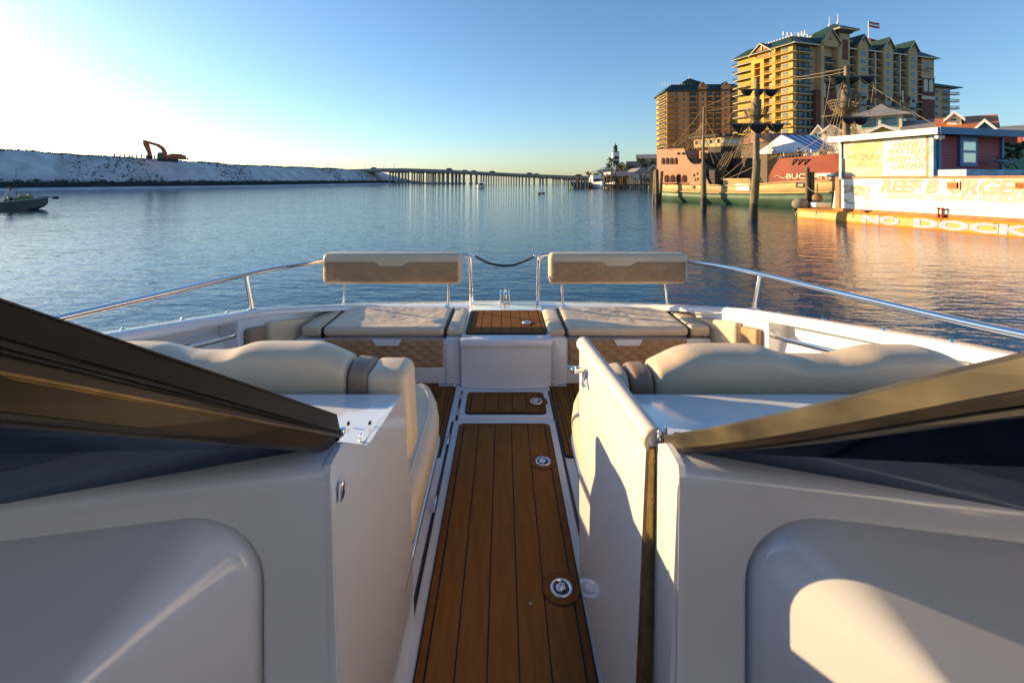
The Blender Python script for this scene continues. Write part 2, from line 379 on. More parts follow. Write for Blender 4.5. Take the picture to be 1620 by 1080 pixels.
# ---- bow benches
def bench(sgn):
    cx = .018
    X = lambda a: cx+sgn*a
    xa, xb = X(.425), X(1.27)
    def sag(v):
        t = (v.x-xa)/(xb-xa)
        if v.z > H-1.05: v.z -= .012*sin(pi*clamp(t))*sin(pi*clamp((v.y-3.2)/.5))
        if v.z > H-1.05 and v.y > 3.3:
            w_ = sin(pi*clamp(t))*clamp((v.y-3.26)/.06)*clamp((3.74-v.y)/.06); a_ = t if sgn < 0 else 1-t
            nn_ = noise.noise(V(v.x*7, v.y*9, 1.3)); n2 = noise.noise(V(v.x*16+v.y*9, v.y*14, 4.1)); v.z += w_*(.001*nn_+.005*(1-abs(n2)*3)*(1 if n2*n2 < .1 else 0))
        return v
    m = MB(); m.rbox((xa, 3.2, H-1.085), (xb, 3.74, H-1.018), .03, 4, fn=sag, div=40); c = m.build('seat_cushion', M['vinyl2'], boat)
    m = MB(); m.tube([V(lerp(xa, xb, t), 3.207, H-1.043) for t in [k/20 for k in range(1, 20)]], .0025, 5); m.build('piping', M['vinyl'], c)
    # inner bolster and outer pad
    m = MB(); xi, xo = X(.285), X(.415)
    def slope(v):
        t = abs(v.x-cx); 
        return V(v.x+sgn*.03*(v.z-(H-1.08))/.08*(1 if t < .35 else 0), v.y, v.z)
    m.rbox((xi, 3.2, H-1.085), (xo, 3.76, H-1.030), .028, 4, fn=slope); m.build('side_bolster', M['vinyl'], boat)
    m = MB(); m.rbox((X(1.282), 3.2, H-1.085), (X(1.42), 3.76, H-1.012), .025, 4); m.build('side_bolster', M['vinyl'], boat)
    # black gaps and latches
    for a in (.42, 1.276):
        m = MB(); m.box((X(a)-.006, 3.215, H-1.20), (X(a)+.006, 3.75, H-1.03)); m.build('gap_seal', M['black'], boat)
    # quilted front panel with pale pull
    x0 = min(X(.43), X(1.25)); W = .82
    q = quilt(boat, V(x0, 3.195, H-1.29), (1, 0, 0), (0, 0, 1), W, .195, M['brown'], 'quilted_panel', n=(.10, .062), depth=.010, thick=.006)
    m = MB(); xc = x0+W*(.5 if sgn > 0 else .53)
    m.prism([V(xc-.10, 3.172, H-1.094), V(xc-.075, 3.172, H-1.135), V(xc+.075, 3.172, H-1.135), V(xc+.10, 3.172, H-1.094)], (0, .02, 0)); m.build('pull', M['gel'], q)
    # backrest on two posts
    b0, b1 = (X(.35), X(1.47)); x0, x1 = min(b0, b1), max(b0, b1); W = x1-x0
    by = 3.70; z0, z1 = H-.838, H-.588
    m = MB()
    def tilt(v): return V(v.x, v.y-(v.z-z0)*.0, v.z)
    m.rbox((x0, by, z0), (x1, by+.13, z1), .042, 5); br = m.build('backrest', M['vinyl'], boat)
    def tp(a):
        d = abs(a-.5); return .60 if d < .075 else (lerp(.60, .76, smooth(d, .075, .14)))
    quilt(br, V(x0+.03, by-.0005, z0+.025), (1, 0, 0), (0, 0, 1), W-.06, .21, M['brown'], 'quilted_panel', n=(.10, .062), depth=.009, thick=.003, top=tp, nu=120, nv=30)
    for a, b in ((.47, .46), (1.33, 1.30)):
        m = MB(); m.tube([V(X(a), 3.79, H-1.05), V(X(b), by+.075, z0+.06)], .011, 8, flat=1)
        m.rbox((X(a)-.02, 3.70, H-1.035), (X(a)+.02, 3.80, H-1.01), .006, 2)
        m.build('post', M['chrome'], br)
for sgn in (-1, 1): bench(sgn)
# ---- inner coaming walls with storage pocket, pad, grab rail
def coaming(sgn):
    def wx(Y): return sgn*(g_x(Y)-.105)
    def top(Y): return g_z(Y)-.022
    m = MB()
    def wall(Y0, Y1, z0, z1, off=0, n=10):       # z as functions
        m.grid(lambda a, b: V(wx(lerp(Y0, Y1, a))-sgn*off, lerp(Y0, Y1, a), lerp(z0(lerp(Y0, Y1, a)), z1(lerp(Y0, Y1, a)), b)), n, 3)
    lo = lambda Y: FL-.01
    pk0 = lambda Y: top(Y)-.34; pk1 = lambda Y: top(Y)-.012
    wall(2.74, 3.82, lo, top); wall(-1.2, 2.74, lo, pk0); wall(-1.2, 2.74, pk1, top)
    m.build('coaming', M['gel'], boat)
    # pocket behind
    m = MB(); d = .12
    m.grid(lambda a, b: V(wx(lerp(-1.2, 2.74, a))+sgn*d, lerp(-1.2, 2.74, a), lerp(pk0(lerp(-1.2, 2.74, a)), pk1(lerp(-1.2, 2.74, a)), b)), 8, 2)
    for f in (pk0, pk1): m.grid(lambda a, b: V(wx(lerp(-1.2, 2.74, a))+sgn*d*b, lerp(-1.2, 2.74, a), f(lerp(-1.2, 2.74, a))), 8, 1, False)
    m.quad(V(wx(2.74), 2.74, pk0(2.74)), V(wx(2.74)+sgn*d, 2.74, pk0(2.74)), V(wx(2.74)+sgn*d, 2.74, pk1(2.74)), V(wx(2.74), 2.74, pk1(2.74)))
    m.build('storage_pocket', M['gel'], boat)
    # quilted liner
    Y0, Y1 = 1.45, 2.55; A = V(wx(Y0)+sgn*(d-.012), Y0, pk0(Y0)+.01); B = V(wx(Y1)+sgn*(d-.012), Y1, pk0(Y1)+.01)
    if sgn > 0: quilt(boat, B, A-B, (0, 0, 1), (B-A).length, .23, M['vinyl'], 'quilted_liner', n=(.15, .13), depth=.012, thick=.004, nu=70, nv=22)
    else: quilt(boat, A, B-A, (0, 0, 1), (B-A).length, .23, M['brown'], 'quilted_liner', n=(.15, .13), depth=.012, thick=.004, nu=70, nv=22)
    # tall brown pad and cream side pad toward the bench
    m = MB(); y = 2.79; m.rbox((wx(y)-sgn*.0, y, g_z(y)-.42), (wx(y)-sgn*.045, y+.17, g_z(y)-.085), .018, 3, fn=lambda v: V(wx(v.y)+(v.x-wx(2.79)), v.y, v.z-.18*(v.y-2.79)))
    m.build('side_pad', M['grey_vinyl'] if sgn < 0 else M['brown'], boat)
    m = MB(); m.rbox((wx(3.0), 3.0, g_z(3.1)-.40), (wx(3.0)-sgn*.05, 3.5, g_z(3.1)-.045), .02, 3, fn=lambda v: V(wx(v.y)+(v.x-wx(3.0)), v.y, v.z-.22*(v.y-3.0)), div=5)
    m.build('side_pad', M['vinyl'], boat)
    # grab rail
    m = MB(); pts = [V(wx(2.72)+sgn*.02, 2.73, top(2.73)-.07), V(wx(2.68)-sgn*.03, 2.66, top(2.68)-.08), V(wx(2.55)-sgn*.045, 2.5, top(2.5)-.085)]+[V(wx(y)-sgn*.045, y, top(y)-.085) for y in (2.25, 2.0, 1.7, 1.4, 1.1)]
    m.tube(pts, .013, 10); m.build('grab_rail', M['chrome'], boat)
for sgn in (-1, 1): coaming(sgn)
# ---- bow rail
def bow_rail(sgn):
    cx = .012
    path = [V(sgn*1.70, .9, H-.45), V(sgn*1.72, 1.3, H-.485), V(sgn*1.725, 1.6, H-.522), V(sgn*1.715, 2.0, H-.55), V(sgn*1.68, 2.5, H-.578), V(sgn*1.635, 2.95, H-.598), V(sgn*1.60, 3.3, H-.622), V(sgn*1.55, 3.62, H-.652), V(sgn*1.46, 3.85, H-.668), V(sgn*1.30, 3.95, H-.67), V(sgn*.8, 3.99, H-.655), V(cx+sgn*.345, 4.0, H-.645), V(cx+sgn*.315, 4.0, H-.652), V(cx+sgn*.295, 4.0, H-.68), V(cx+sgn*.285, 4.0, H-1.09)]
    # smooth by subdivision
    pts = path
    for _ in range(2):
        q = [pts[0]]
        for a, b in zip(pts, pts[1:]): q += [a*.75+b*.25, a*.25+b*.75]
        q.append(pts[-1]); pts = q
    m = MB(); m.tube(pts, .0165, 10); r = m.build('bow_rail', M['chrome'], boat)
    m = MB(); m.tube([V(sgn*1.64, 2.95, H-.60), V(sgn*1.60, 2.95, g_z(2.95)+.015)], .0165, 10); m.lathe((sgn*1.60, 2.95, g_z(2.95)+.012), [(.035, 0), (.035, .008), (.02, .014)], 16); m.build('stanchion', M['chrome'], r)
    m = MB(); m.tube([V(sgn*1.70, 1.05, H-.462), V(sgn*1.66, 1.05, g_z(1.05)+.015)], .0165, 10); m.build('stanchion', M['chrome'], r)
    m = MB(); m.tube([V(cx+sgn*.335, 4.0, H-.66), V(cx+sgn*.285, 4.0, H-.71)], .008, 8); m.ico((cx+sgn*.262, 4.0, H-.655), .014, 1); m.build('chain_eye', M['chrome'], r)
for sgn in (-1, 1): bow_rail(sgn)
# sagging black chain across the bow gap
m = MB(); N = 44
for k in range(N):
    t = (k+.5)/N; x = lerp(-.245, .27, t); sag = .085*(1-(2*t-1)**2); z = H-.655-sag
    dz = .085*4*(2*t-1)/.515*(.515)/1; a = math.atan2(.34*(2*t-1), .515)
    c = V(x, 4.0, z); ux = V(cos(a), 0, sin(a)); uy = V(0, 1, 0) if k % 2 else V(-sin(a), 0, cos(a)); rr = []
    for j in range(8):
        th = 2*pi*j/8; rr.append(c+ux*cos(th)*.0105+uy*sin(th)*.0075)
    rings = []
    for j in range(8):
        p = rr[j]; rad = (p-c).normalized(); nn = ux.cross(uy)
        rings.append([p+(rad*cos(q*pi/2)+nn*sin(q*pi/2))*.004 for q in range(4)])
    m.loft(rings, loop=True)
m.build('chain', M['black'], boat)
# ---- lounges in front of the consoles
def lounge(sgn):
    X = lambda a: (a if sgn > 0 else -a)
    # seat cushion
    xi, xo = (-.285, -1.42) if sgn < 0 else (.305, 1.42)
    m = MB()
    def taper(v):
        t = clamp((v.y-2.0)/.45); v.x += (-sgn*0 + sgn*.12*t*t)*(1 if abs(v.x) < .6 else 0); return v
    m.rbox((xi, 1.45, H-1.19), (xo, 2.42, H-1.045), .05, 5, fn=taper, div=6); c = m.build('seat_cushion', M['vinyl2'], boat)
    m = MB(); m.tube([V(xi+sgn*(.045+.12*clamp((y-2.0)/.45)**2), y, H-1.0435) for y in [1.5+.05*k for k in range(17)]], .0022, 5); m.build('piping', M['white'], c)
    m = MB(); m.rbox((xi+sgn*.03, 1.4, FL-.01), (xo, 2.36, H-1.19), .02, 2, fn=taper); m.build('lounge_base', M['gel'], boat)
    # chrome kick rail along the base
    x = xi+sgn*.012; m = MB()
    pts = [V(x+sgn*.05, 2.16, H-1.175), V(x+sgn*.012, 2.15, H-1.18), V(x, 2.12, H-1.20), V(x, 1.9, H-1.207), V(x, 1.35, H-1.207)]
    for _ in range(2): pts = [pts[0]]+[q for a_, b_ in zip(pts, pts[1:]) for q in (a_*.75+b_*.25, a_*.25+b_*.75)]+[pts[-1]]
    m.tube(pts, .0115, 10); m.build('rail', M['chrome'], boat)
    # shaped backrest across the boat
    if sgn < 0: prof = [(-1.5, -.55), (-1.3, -.52), (-1.2, -.519), (-1.13, -.522), (-1.06, -.54), (-1.02, -.547), (-.93, -.547), (-.89, -.54), (-.84, -.522), (-.80, -.518), (-.62, -.518), (-.585, -.525), (-.54, -.545), (-.50, -.563), (-.46, -.570), (-.42, -.572)]
    else: prof = [(.33, -.60), (.40, -.590), (.475, -.586), (.52, -.565), (.57, -.54), (.61, -.529), (.66, -.526), (.82, -.526), (.86, -.531), (.92, -.553), (.96, -.56), (1.08, -.56), (1.13, -.55), (1.19, -.534), (1.23, -.530), (1.38, -.530), (1.44, -.545), (1.52, -.588)]
    prof = [(a_, b_-.020) for a_, b_ in prof]
    def body(x0, x1, name, mat, n):
        rings = []
        for k in range(n+1):
            x = lerp(x0, x1, k/n); z = H+interp(x, prof)
            z = (z*2+H+interp(x-.012, prof)+H+interp(x+.012, prof))/4
            e = min(1, min(abs(x-x0), abs(x-x1))/.02); e = sqrt(1-(1-e)**2)
            zz = z-.018*(1-e); f = .014*(1-e); zb = H-1.03
            ring = [V(x, 1.47+f, zb), V(x, 1.458+f, H-.72), V(x, 1.450+f, zz-.040), V(x, 1.453+f, zz-.024), V(x, 1.466+f, zz-.011), V(x, 1.488, zz-.002), V(x, 1.52, zz), V(x, 1.565, zz-.004), V(x, 1.60-f, zz-.022), V(x, 1.63-f, zz-.07), V(x, 1.70-f, H-.8), V(x, 1.72-f, zb)]
            rings.append(ring)
        m = MB(); m.loft(rings); return m.build(name, mat, boat)
    if sgn < 0:
        b = body(-1.45, -.497, 'backrest', M['vinyl'], 90); body(-.493, -.423, 'backrest_band', M['grey_vinyl'], 8)
    else:
        b = body(.482, 1.55, 'backrest', M['vinyl'], 90); body(.405, .478, 'backrest_band', M['grey_vinyl'], 8); body(.30, .401, 'backrest_end', M['vinyl'], 10)
    m = MB(); a, c = (-1.40, -.53) if sgn < 0 else (.60, 1.5)
    m.tube([V(lerp(a, c, t/40), 1.453, H+interp(lerp(a, c, t/40), prof)-.05) for t in range(41)], .0018, 5); m.build('piping', M['vinyl'], b)
    if sgn < 0:    # inboard wing bolster
        m = MB()
        def wing(v):
            t = clamp((v.z-(H-1.0))/.42); v.x -= .02*(t); 
            if v.y > 1.6: v.y -= .05*t
            return v
        m.rbox((-.417, 1.445, H-.90), (-.283, 1.60, H-.602), .034, 5, fn=wing); m.build('wing_bolster', M['vinyl'], boat)
for sgn in (-1, 1): lounge(sgn)
# ---- consoles
M['pitchb'] = mk('matt_black_gasket', (.004, .004, .005), .8, spec=.1)
def console(sgn):
    cx = -.013 if sgn < 0 else .013
    X = lambda a: sgn*a+cx*0
    xi = .315
    if sgn < 0: xi = .31
    # inboard side wall silhouette (Y, z)
    sil = [(.826, -.53), (.832, -.512), (.85, -.509), (.880, -.508), (.90, -.511), (.915, -.520), (1.045, -.598), (1.06, -.602), (1.38, -.642), (1.41, -.652), (1.45, -.78), (1.47, -1.05), (1.46, -1.40), (.826, -1.40)]
    tilt = lambda z: ((-.03 if sgn < 0 else -.012)*clamp((-.5-z)/.9))*1
    poly = [V(sgn*(xi+tilt(z)), y, H+z) for y, z in sil]
    m = MB(); m.mi = 0
    outer = [p+V(sgn*.012, 0, 0) for p in poly]
    n = len(poly); m.add(poly+outer, [tuple(range(n)), tuple(range(n, 2*n))[::-1]]+[(i, (i+1) % n, n+(i+1) % n, n+i) for i in range(n)], False)
    # top decks
    a = sgn*(xi+.010)
    m.grid(lambda u, v: V(lerp(a, sgn*1.45, u), lerp(1.05, 1.41, v), H+lerp(-.5995, -.652, v)), 4, 3, False)
    m.grid(lambda u, v: V(lerp(a, sgn*1.45, u), lerp(lerp(.907, .60, u), 1.05, v), H+lerp(-.5125, -.5995, v)), 8, 2, False)
    m.quad(V(a, 1.41, H-.652), V(sgn*1.45, 1.41, H-.652), V(sgn*1.45, 1.41, FL), V(a, 1.41, FL))
    con = m.build('console', M['gel'], boat)
    # aft face with the ledge rolled over its top; face frame: origin corner, u outboard, n aft
    O = V(sgn*(xi-.001), .829, 0); u = V(sgn*.982, -.188, 0).normalized(); nrm = V(-sgn*.188, -.982, 0).normalized()
    if sgn > 0: pass
    L = 1.25
    m = MB(); prof = [(.125, -.509), (.05, -.510), (.018, -.5125), (.004, -.520), (-.001, -.530), (-.002, -.5455)]
    rings = []
    for k in range(13):
        s = L*k/12; kk = 1 if s > .02 else 0
        dz = .0
        rings.append([O+u*s-nrm*o+V(0, 0, H+z) for o, z in prof])
    m.loft(rings, closed=False, caps=False); m.build('ledge', M['gel'], con)
    m = MB(); m.grid(lambda a_, b_: O+u*(.07+L*a_)-nrm*lerp(.052, .124, b_)+V(0, 0, H-.5065), 8, 1, False); m.build('gasket_strip', M['pitchb'], con)
    # face plate with rounded opening
    s0, s1, z1, z0, r = .107, 1.35, -.575, -1.36, .135
    def outline(d=0, n=10):
        R = r+d*.3 if d < 0 else r
        pts = [(s0+d, z0)]
        for k in range(n+1):
            t = pi-pi/2*k/n; pts.append((s0+d+(r-d if r > d else .01)*(1+cos(t)), z1-d-(r-d if r > d else .01)*(1-sin(t))))
        pts.append((s1, z1-d)); return pts
    fp = lambda s, z, b=0: O+u*s+nrm*b+V(0, 0, H+z)
    m = MB(); o = outline(); n = len(o)
    outer = [(0, z0)]+[(0, lerp(-.9, -.545, k/5)) if k < 6 else (lerp(0, .3, (k-5)/5), -.545) for k in range(11)]+[(s1, -.545)]
    vs = [fp(s, z, -.004) for s, z in o]+[fp(s+(.0 if s > .001 else -.033*clamp((-.5-z)/.9)), z, 0.001) for s, z in outer]
    m.add(vs, [(k, k+1, n+k+1, n+k) for k in range(n-1)], True)
    # soft inward roll at the crease
    rings = []
    for d, b in ((0, -.004), (.006, -.008), (.009, -.018), (.010, -.035)):
        rings.append([fp(s, z, b) for s, z in outline(d)])
    m.loft(rings, closed=False, caps=False)
    m.build('console_face', M['gel'], con)
    # bulging dash pod
    m = MB()
    rings = []
    for d in [.010, .0105, .012, .015, .02, .03, .045, .065, .09, .12, .16, .2, .25, .3, .36, .45, .6]:
        b = -.034+.026*smooth(d, .010, .02)+.36*sin(min(d/.66, 1)*pi/2)
        dd = d
        pts = []
        R = max(r-dd*.55, .02)
        pts.append((s0+dd, z0))
        for k in range(11):
            t = pi-pi/2*k/10; pts.append((s0+dd+R*(1+cos(t)), z1-dd*.55-R*(1-sin(t))))
        pts.append((s1+.2, z1-dd*.55)); rings.append([fp(s, z, b) for s, z in pts])
    m.loft(rings, closed=False, caps=False); m.build('dash_pod', M['gel'], con)
    return con, O, u, nrm
conL = console(-1); conR = console(1)
# latch plate on the left console wall, deck screws
m = MB(); c = PX(540, 775, -.302); m.rbox(c+V(-.004, -.010, -.018), c+V(.004, .010, .018), .004, 3); pl = m.build('strike_plate', M['chrome'], conL[0])
m = MB(); m.rbox(c+V(.003, -.005, -.011), c+V(.005, .005, .011), .0008, 1); m.build('strike_slot', M['black'], pl)
for px, py in ((551, 669), (585, 668)):
    c = PZ(px, py, H-.606); m = MB(); m.lathe(c+V(0, 0, -.004), [(.0045, 0), (.004, .006), (.002, .008)], 8); m.build('screw', M['dark'], conL[0])
for px, py, z, con in ((571, 694, H-.596, conL[0]), (1054, 683, H-.53, conR[0]), (1043, 690, H-.522, conR[0])):
    c = PZ(px, py, z); m = MB(); m.lathe(c+V(0, 0, -.006), [(.0045, 0), (.0045, .006), (.0035, .007), (.0035, .016), (.002, .018)], 10); m.build('stud', M['chrome'], con)
# ---- windshield: raked posts, tinted panes, gasket
def bar(name, A, B, mat, par, n=1):
    "prism between two cross sections (lists of points)"
    m = MB(); rings = [A, B] if n == 1 else [[a.lerp(b, k/n) for a, b in zip(A, B)] for k in range(n+1)]
    m.loft(rings, smooth=False); return m.build(name, mat, par)
def ext(A, B, t): return [a+(b-a)*t for a, b in zip(A, B)]
ws = MB()
# left: opened centre frame folded on the side frame, two stacked profiles
YA, YB = .90, .232
def sec(pts, Y, back=.03):
    f = [P(x, y, Y) for x, y in pts]; d = V(-.35, 1, -.75).normalized()*back
    return f+[p+d for p in f[::-1]]
def leftbar(name, a, b, mat, par=boat, back=.03, offa=0, offb=0):
    A = sec(a, YA+offa, back); B = sec(b, YB+offb, back); return bar(name, A, ext(A, B, 1.25), mat, par, 6)
wl = leftbar('windshield_frame', [(533, 656), (539, 683), (480, 676), (480, 656)], [(0, 473), (0, 532), (-60, 532), (-60, 473)], M['bronze'], back=.022)
leftbar('frame_groove', [(537, 680), (540, 686), (490, 684), (490, 676)], [(0, 530), (0, 548), (-60, 548), (-60, 530)], M['black'], wl, .02, .006, .004)
leftbar('frame_rib', [(538, 684), (541, 690), (490, 689), (490, 682)], [(0, 547), (0, 590), (-60, 590), (-60, 547)], mk('dark_anodised', (.012, .008, .005), .35, .2, bump=.1, bscale=8), wl, .02, .004, .012)
leftbar('frame_lower', [(535, 691), (524, 711), (480, 707), (490, 688)], [(0, 589), (0, 650), (-60, 650), (-60, 589)], M['bronze2'], wl, .022)
leftbar('painted_edge_line', [(538.5, 689), (539, 691.5), (490, 690), (490, 688)], [(0, 586), (0, 592), (-60, 592), (-60, 586)], M['brass'], wl, .01, -.002, -.002)  # brass strip added as the bright edge highlight above the lower bar
leftbar('painted_edge_line', [(533, 655), (533.5, 657), (480, 657), (480, 655)], [(0, 471), (0, 475), (-60, 475), (-60, 471)], M['black'], wl, .01, -.002, -.002)  # thin black strip added as the top edge's dark line
leftbar('gasket', [(524, 710), (518, 714), (470, 711), (475, 706)], [(0, 648), (0, 664), (-60, 664), (-60, 648)], M['black'], wl, .02, .002, .002)
m = MB(); c = P(541, 684, .90); m.rbox(c+V(-.006, -.004, -.007), c+V(.004, .012, .007), .003, 2); m.build('end_cap', M['chrome'], wl)
for px, py in ((524, 703), (516, 700)):
    c = P(px, py, .897); m = MB(); m.lathe(c, [(.0035, -.002), (.0035, 0), (.002, .001)], 8, 'y'); m.build('screw', M['chrome'], wl)
# right: single profile
YC, YD = .93, .30
def rightbar(name, a, b, mat, par=boat, back=.03, offa=0, offb=0):
    f = lambda pts, Y: [P(x, y, Y) for x, y in pts]+[P(x, y, Y)+V(.35, 1, -.35).normalized()*back for x, y in pts[::-1]]
    A = f(a, YC+offa); B = f(b, YD+offb); m = MB()
    rings = []
    for k in range(9):
        t = k/8*1.25; bow = sin(min(t, 1)*pi)*.006
        rings.append([p+(q-p)*t+V(0, 0, -bow) for p, q in zip(A, B)])
    m.loft(rings, smooth=False); return m.build(name, mat, par)
wr = rightbar('windshield_frame', [(1049, 691), (1056, 716), (1100, 712), (1100, 692)], [(1620, 563), (1620, 636), (1680, 636), (1680, 563)], M['olive'], back=.02)
rightbar('frame_edge', [(1055, 711), (1056.5, 717), (1100, 713), (1100, 708)], [(1620, 617), (1620, 638), (1680, 638), (1680, 617)], M['bronze'], wr, .01, -.003, -.002)
rightbar('gasket', [(1056, 714), (1062, 718), (1100, 716), (1100, 710)], [(1620, 634), (1620, 655), (1680, 655), (1680, 634)], M['black'], wr, .018, .002, .002)
# panes: from the post down/outboard to the base line
def pane(sgn, par, pts):
    m = MB(); th = V(0, .004, .003); m.prism(pts, th); m.build('windshield_pane', M['tint'], par)
pane(-1, wl, [P(522, 706, .905), P(0, 645, .24), V(-.30, -.1, H+.05), V(-1.3, -.3, H-.1), V(-1.55, .45, H-.50), V(-.82, .762, H-.50)])
pane(1, wr, [P(1060, 712, .935), P(1620, 632, .305), V(.42, .0, H-.02), V(1.3, -.25, H-.1), V(1.55, .45, H-.50), V(.85, .762, H-.50)])
for sgn, a, par in ((-1, .32, wl), (1, .335, wr)):   # base gasket following the ledge
    m = MB(); m.tube([V(sgn*a, .905, H-.501), V(sgn*.55, .855, H-.492), V(sgn*.82, .775, H-.484), V(sgn*1.15, .64, H-.48), V(sgn*1.55, .44, H-.48)], [.008, .019, .026, .03, .03], 8); m.build('base_gasket', M['pitchb'], par)
# ---- gate folded against the right console
gh = V(.312, .955, 0); ge = V(.262, 1.52, 0); gu = (ge-gh).normalized(); gl = (ge-gh).length; gn = V(-gu.y, gu.x, 0)   # gn points to the walkway
m = MB()
zt_, zb_ = H-.545, H-1.30
p = lambda s, o, z: gh+gu*s+gn*o+V(-.034*(zt_-z)/.75*max(0, 1-s/gl), 0, z)
m.hexa([p(.012, -.018, zb_), p(gl, -.018, zb_), p(gl, .012, zb_), p(.012, .012, zb_), p(.012, -.018, zt_), p(gl, -.018, zt_), p(gl, .012, zt_), p(.012, .012, zt_)])
gate = m.build('gate_door', M['gel'], boat); gate['label'] = 'white gate panel folded open against the console'
m = MB()   # ribbed hose over the top edge
N = 46; rings = []
for k in range(N*2+1):
    s = lerp(.0, gl+.012, k/(2*N)); r = .0235*(1 if k % 2 else .82)
    if k in (0, 2*N): r *= .8
    rings.append([p(s, -.003, zt_)+gn*cos(2*pi*j/14)*r+V(0, 0, sin(2*pi*j/14)*r+.006) for j in range(14)])
m.loft(rings); m.build('edge_hose', M['roll'], gate)
m = MB(); rr = [[p(-.004, -.003, zt_)+gn*cos(2*pi*j/14)*r+V(0, 0, sin(2*pi*j/14)*r+.006) for j in range(14)] for r in (.0255, .0185)]
rr2 = [[q+gu*.012 for q in r] for r in rr]; m.loft([rr[1], rr[0], rr2[0]], caps=False); m.build('hose_end', M['vinyl'], gate)
m = MB(); m.hexa([p(-.006, -.013, zb_), p(.008, -.013, zb_), p(.008, .0125, zb_), p(-.006, .0125, zb_), p(-.006, -.013, zt_-.005), p(.008, -.013, zt_-.005), p(.008, .0125, zt_-.005), p(-.006, .0125, zt_-.005)])
hg = m.build('hinge_strip', M['brass'], gate)
for k in range(9):
    c = p(-.0065, 0, zt_-.03-k*.082); m = MB(); m.lathe(c, [(.0032, -.001), (.0028, .0)], 8, 'y'); m.build('screw', M['brass'], hg)
m = MB(); c = p(gl-.075, .014, zt_-.045)
m.tube([c, c+gn*.028], .010, 10); m.ico(c+gn*.034, .013, 1); m.tube([c+gn*.03+gu*.02, c+gn*.04-gu*.012+V(0, 0, .012)], .006, 8); m.tube([c+V(0, 0, -.012), c+gn*.012+V(0, 0, -.03)-gu*.02, c+gn*.006+V(0, 0, -.042)-gu*.03], .007, 8); m.tube([c+gn*.02+gu*.01, c+gn*.05+gu*.028], .005, 8); m.build('latch', M['chrome'], gate)

# ---- unseen dark seats and carpet, added aft to cut light bouncing onto the consoles
M['navy'] = mk('navy_bounce_absorber', (.02, .03, .05), .6)
for sgn in (-1, 1):
    m = MB(); m.rbox((sgn*.35, -1.5, FL), (sgn*1.15, -.75, FL+.55), .05, 3); m.rbox((sgn*.35, -1.6, FL+.5), (sgn*1.15, -1.42, FL+.95), .06, 4); m.build('unseen_helm_seat', M['navy'], boat)
m = MB(); m.rbox((-1.5, -2.6, FL-.1), (1.5, -2.1, FL+.8), .06, 3); m.build('unseen_stern_bench', M['navy'], boat)
m = MB(); m.box((-1.45, -2.2, FL-.004), (1.45, .22, FL+.004)); m.build('unseen_carpet', M['navy'], boat)
# ================================================================= water
m = MB(); m.grid(lambda u, v: V(lerp(-6000, 6000, u), lerp(-60, 9000, v), 0), 4, 4, False); tag(m.build('water', M['water']), 'rippled blue harbour water', None, kind='structure')
M['sand'] = mk('white_sand', (.60, .58, .57), .9, bump=1, bscale=.5, var=.25, vscale=.25, bdist=.25, detail=8)
M['grass'] = mk('dune_grass', (.075, .07, .035), .9, var=.4, vscale=.6)
M['wood'] = mk('grey_timber', (.12, .095, .07), .85, bump=.5, bscale=14, var=.4, vscale=6, bdist=.02)
M['pile'] = mk('wet_piling', (.16, .13, .07), .8, bump=.6, bscale=9, var=.45, vscale=5, stretch=(1, 1, .25), bdist=.03)
M['pile_dark'] = mk('tide_mark', (.02, .018, .014), .6, bump=.6, bscale=20, bdist=.03)
M['concrete'] = mk('bridge_concrete', (.34, .32, .28), .85, var=.2, vscale=.4)
M['frond'] = mk('palm_frond', (.06, .085, .025), .6, var=.4, vscale=3)
M['trunk'] = mk('palm_trunk', (.13, .10, .07), .9, bump=.5, bscale=6, bdist=.05)
# ---------------------------------------------------------------- shore and dune
shore = [(-300, -900), (-200, -125), (-60, -107), (40, -105.5), (96, -104.6), (120, -97.7), (153, -83.5), (187, -76), (259, -69), (306, -59), (345, -54), (374, -53)]   # (Y, X) of the water's edge
crest_h = [(-300, 9.5), (60, 9.8), (96, 9.9), (116, 9.7), (148, 8.7), (182, 8.0), (215, 8.3), (255, 8.6), (285, 8.3), (315, 6.6), (345, 3.4), (374, .8), (380, .3)]
def sx(Y): return interp(Y, shore)
def hnoise(x, y):
    return .5*sin(x*.31+y*.17)+.35*sin(x*.13-y*.41+1.3)+.25*sin(x*.71+y*.63+.4)+.15*sin(x*1.7-y*1.3)
def dune_z(X, Y):
    d = sx(Y)-X                  # distance inland
    h = interp(Y, crest_h)
    if d < 0: return -.3+d*.05
    z = .55*smooth(d, 0, 6)+.25*smooth(d, 6, 9)
    f = smooth(d, 9, 23); z += (h-.8)*f if h > 1 else (h)*f*.3
    z += hnoise(X, Y)*.28*smooth(d, 9, 14)
    if d > 26: z -= (d-26)*.02
    return z
m = MB(); m.smooth = True
ys = [-60+3.2*k for k in range(137)]; ds = [-3, -1, 0, 1, 2, 4, 6, 8, 9, 10.5, 12, 13.5, 15, 16.5, 18, 19.5, 21, 22.5, 24, 27, 32, 45, 80, 160, 400]
m.loft([[V(sx(y)-d, y, dune_z(sx(y)-d, y)) for d in ds] for y in ys], closed=False, caps=False)
tag(m.build('sand_dune', M['sand']), 'long white sand dune bank across the channel', None, kind='structure')
# low far land
m = MB()
m.box((-900, 372, -1), (-48, 395, .5)); tag(m.build('shore', M['sand']), 'low sand spit under the bridge', None, kind='structure')
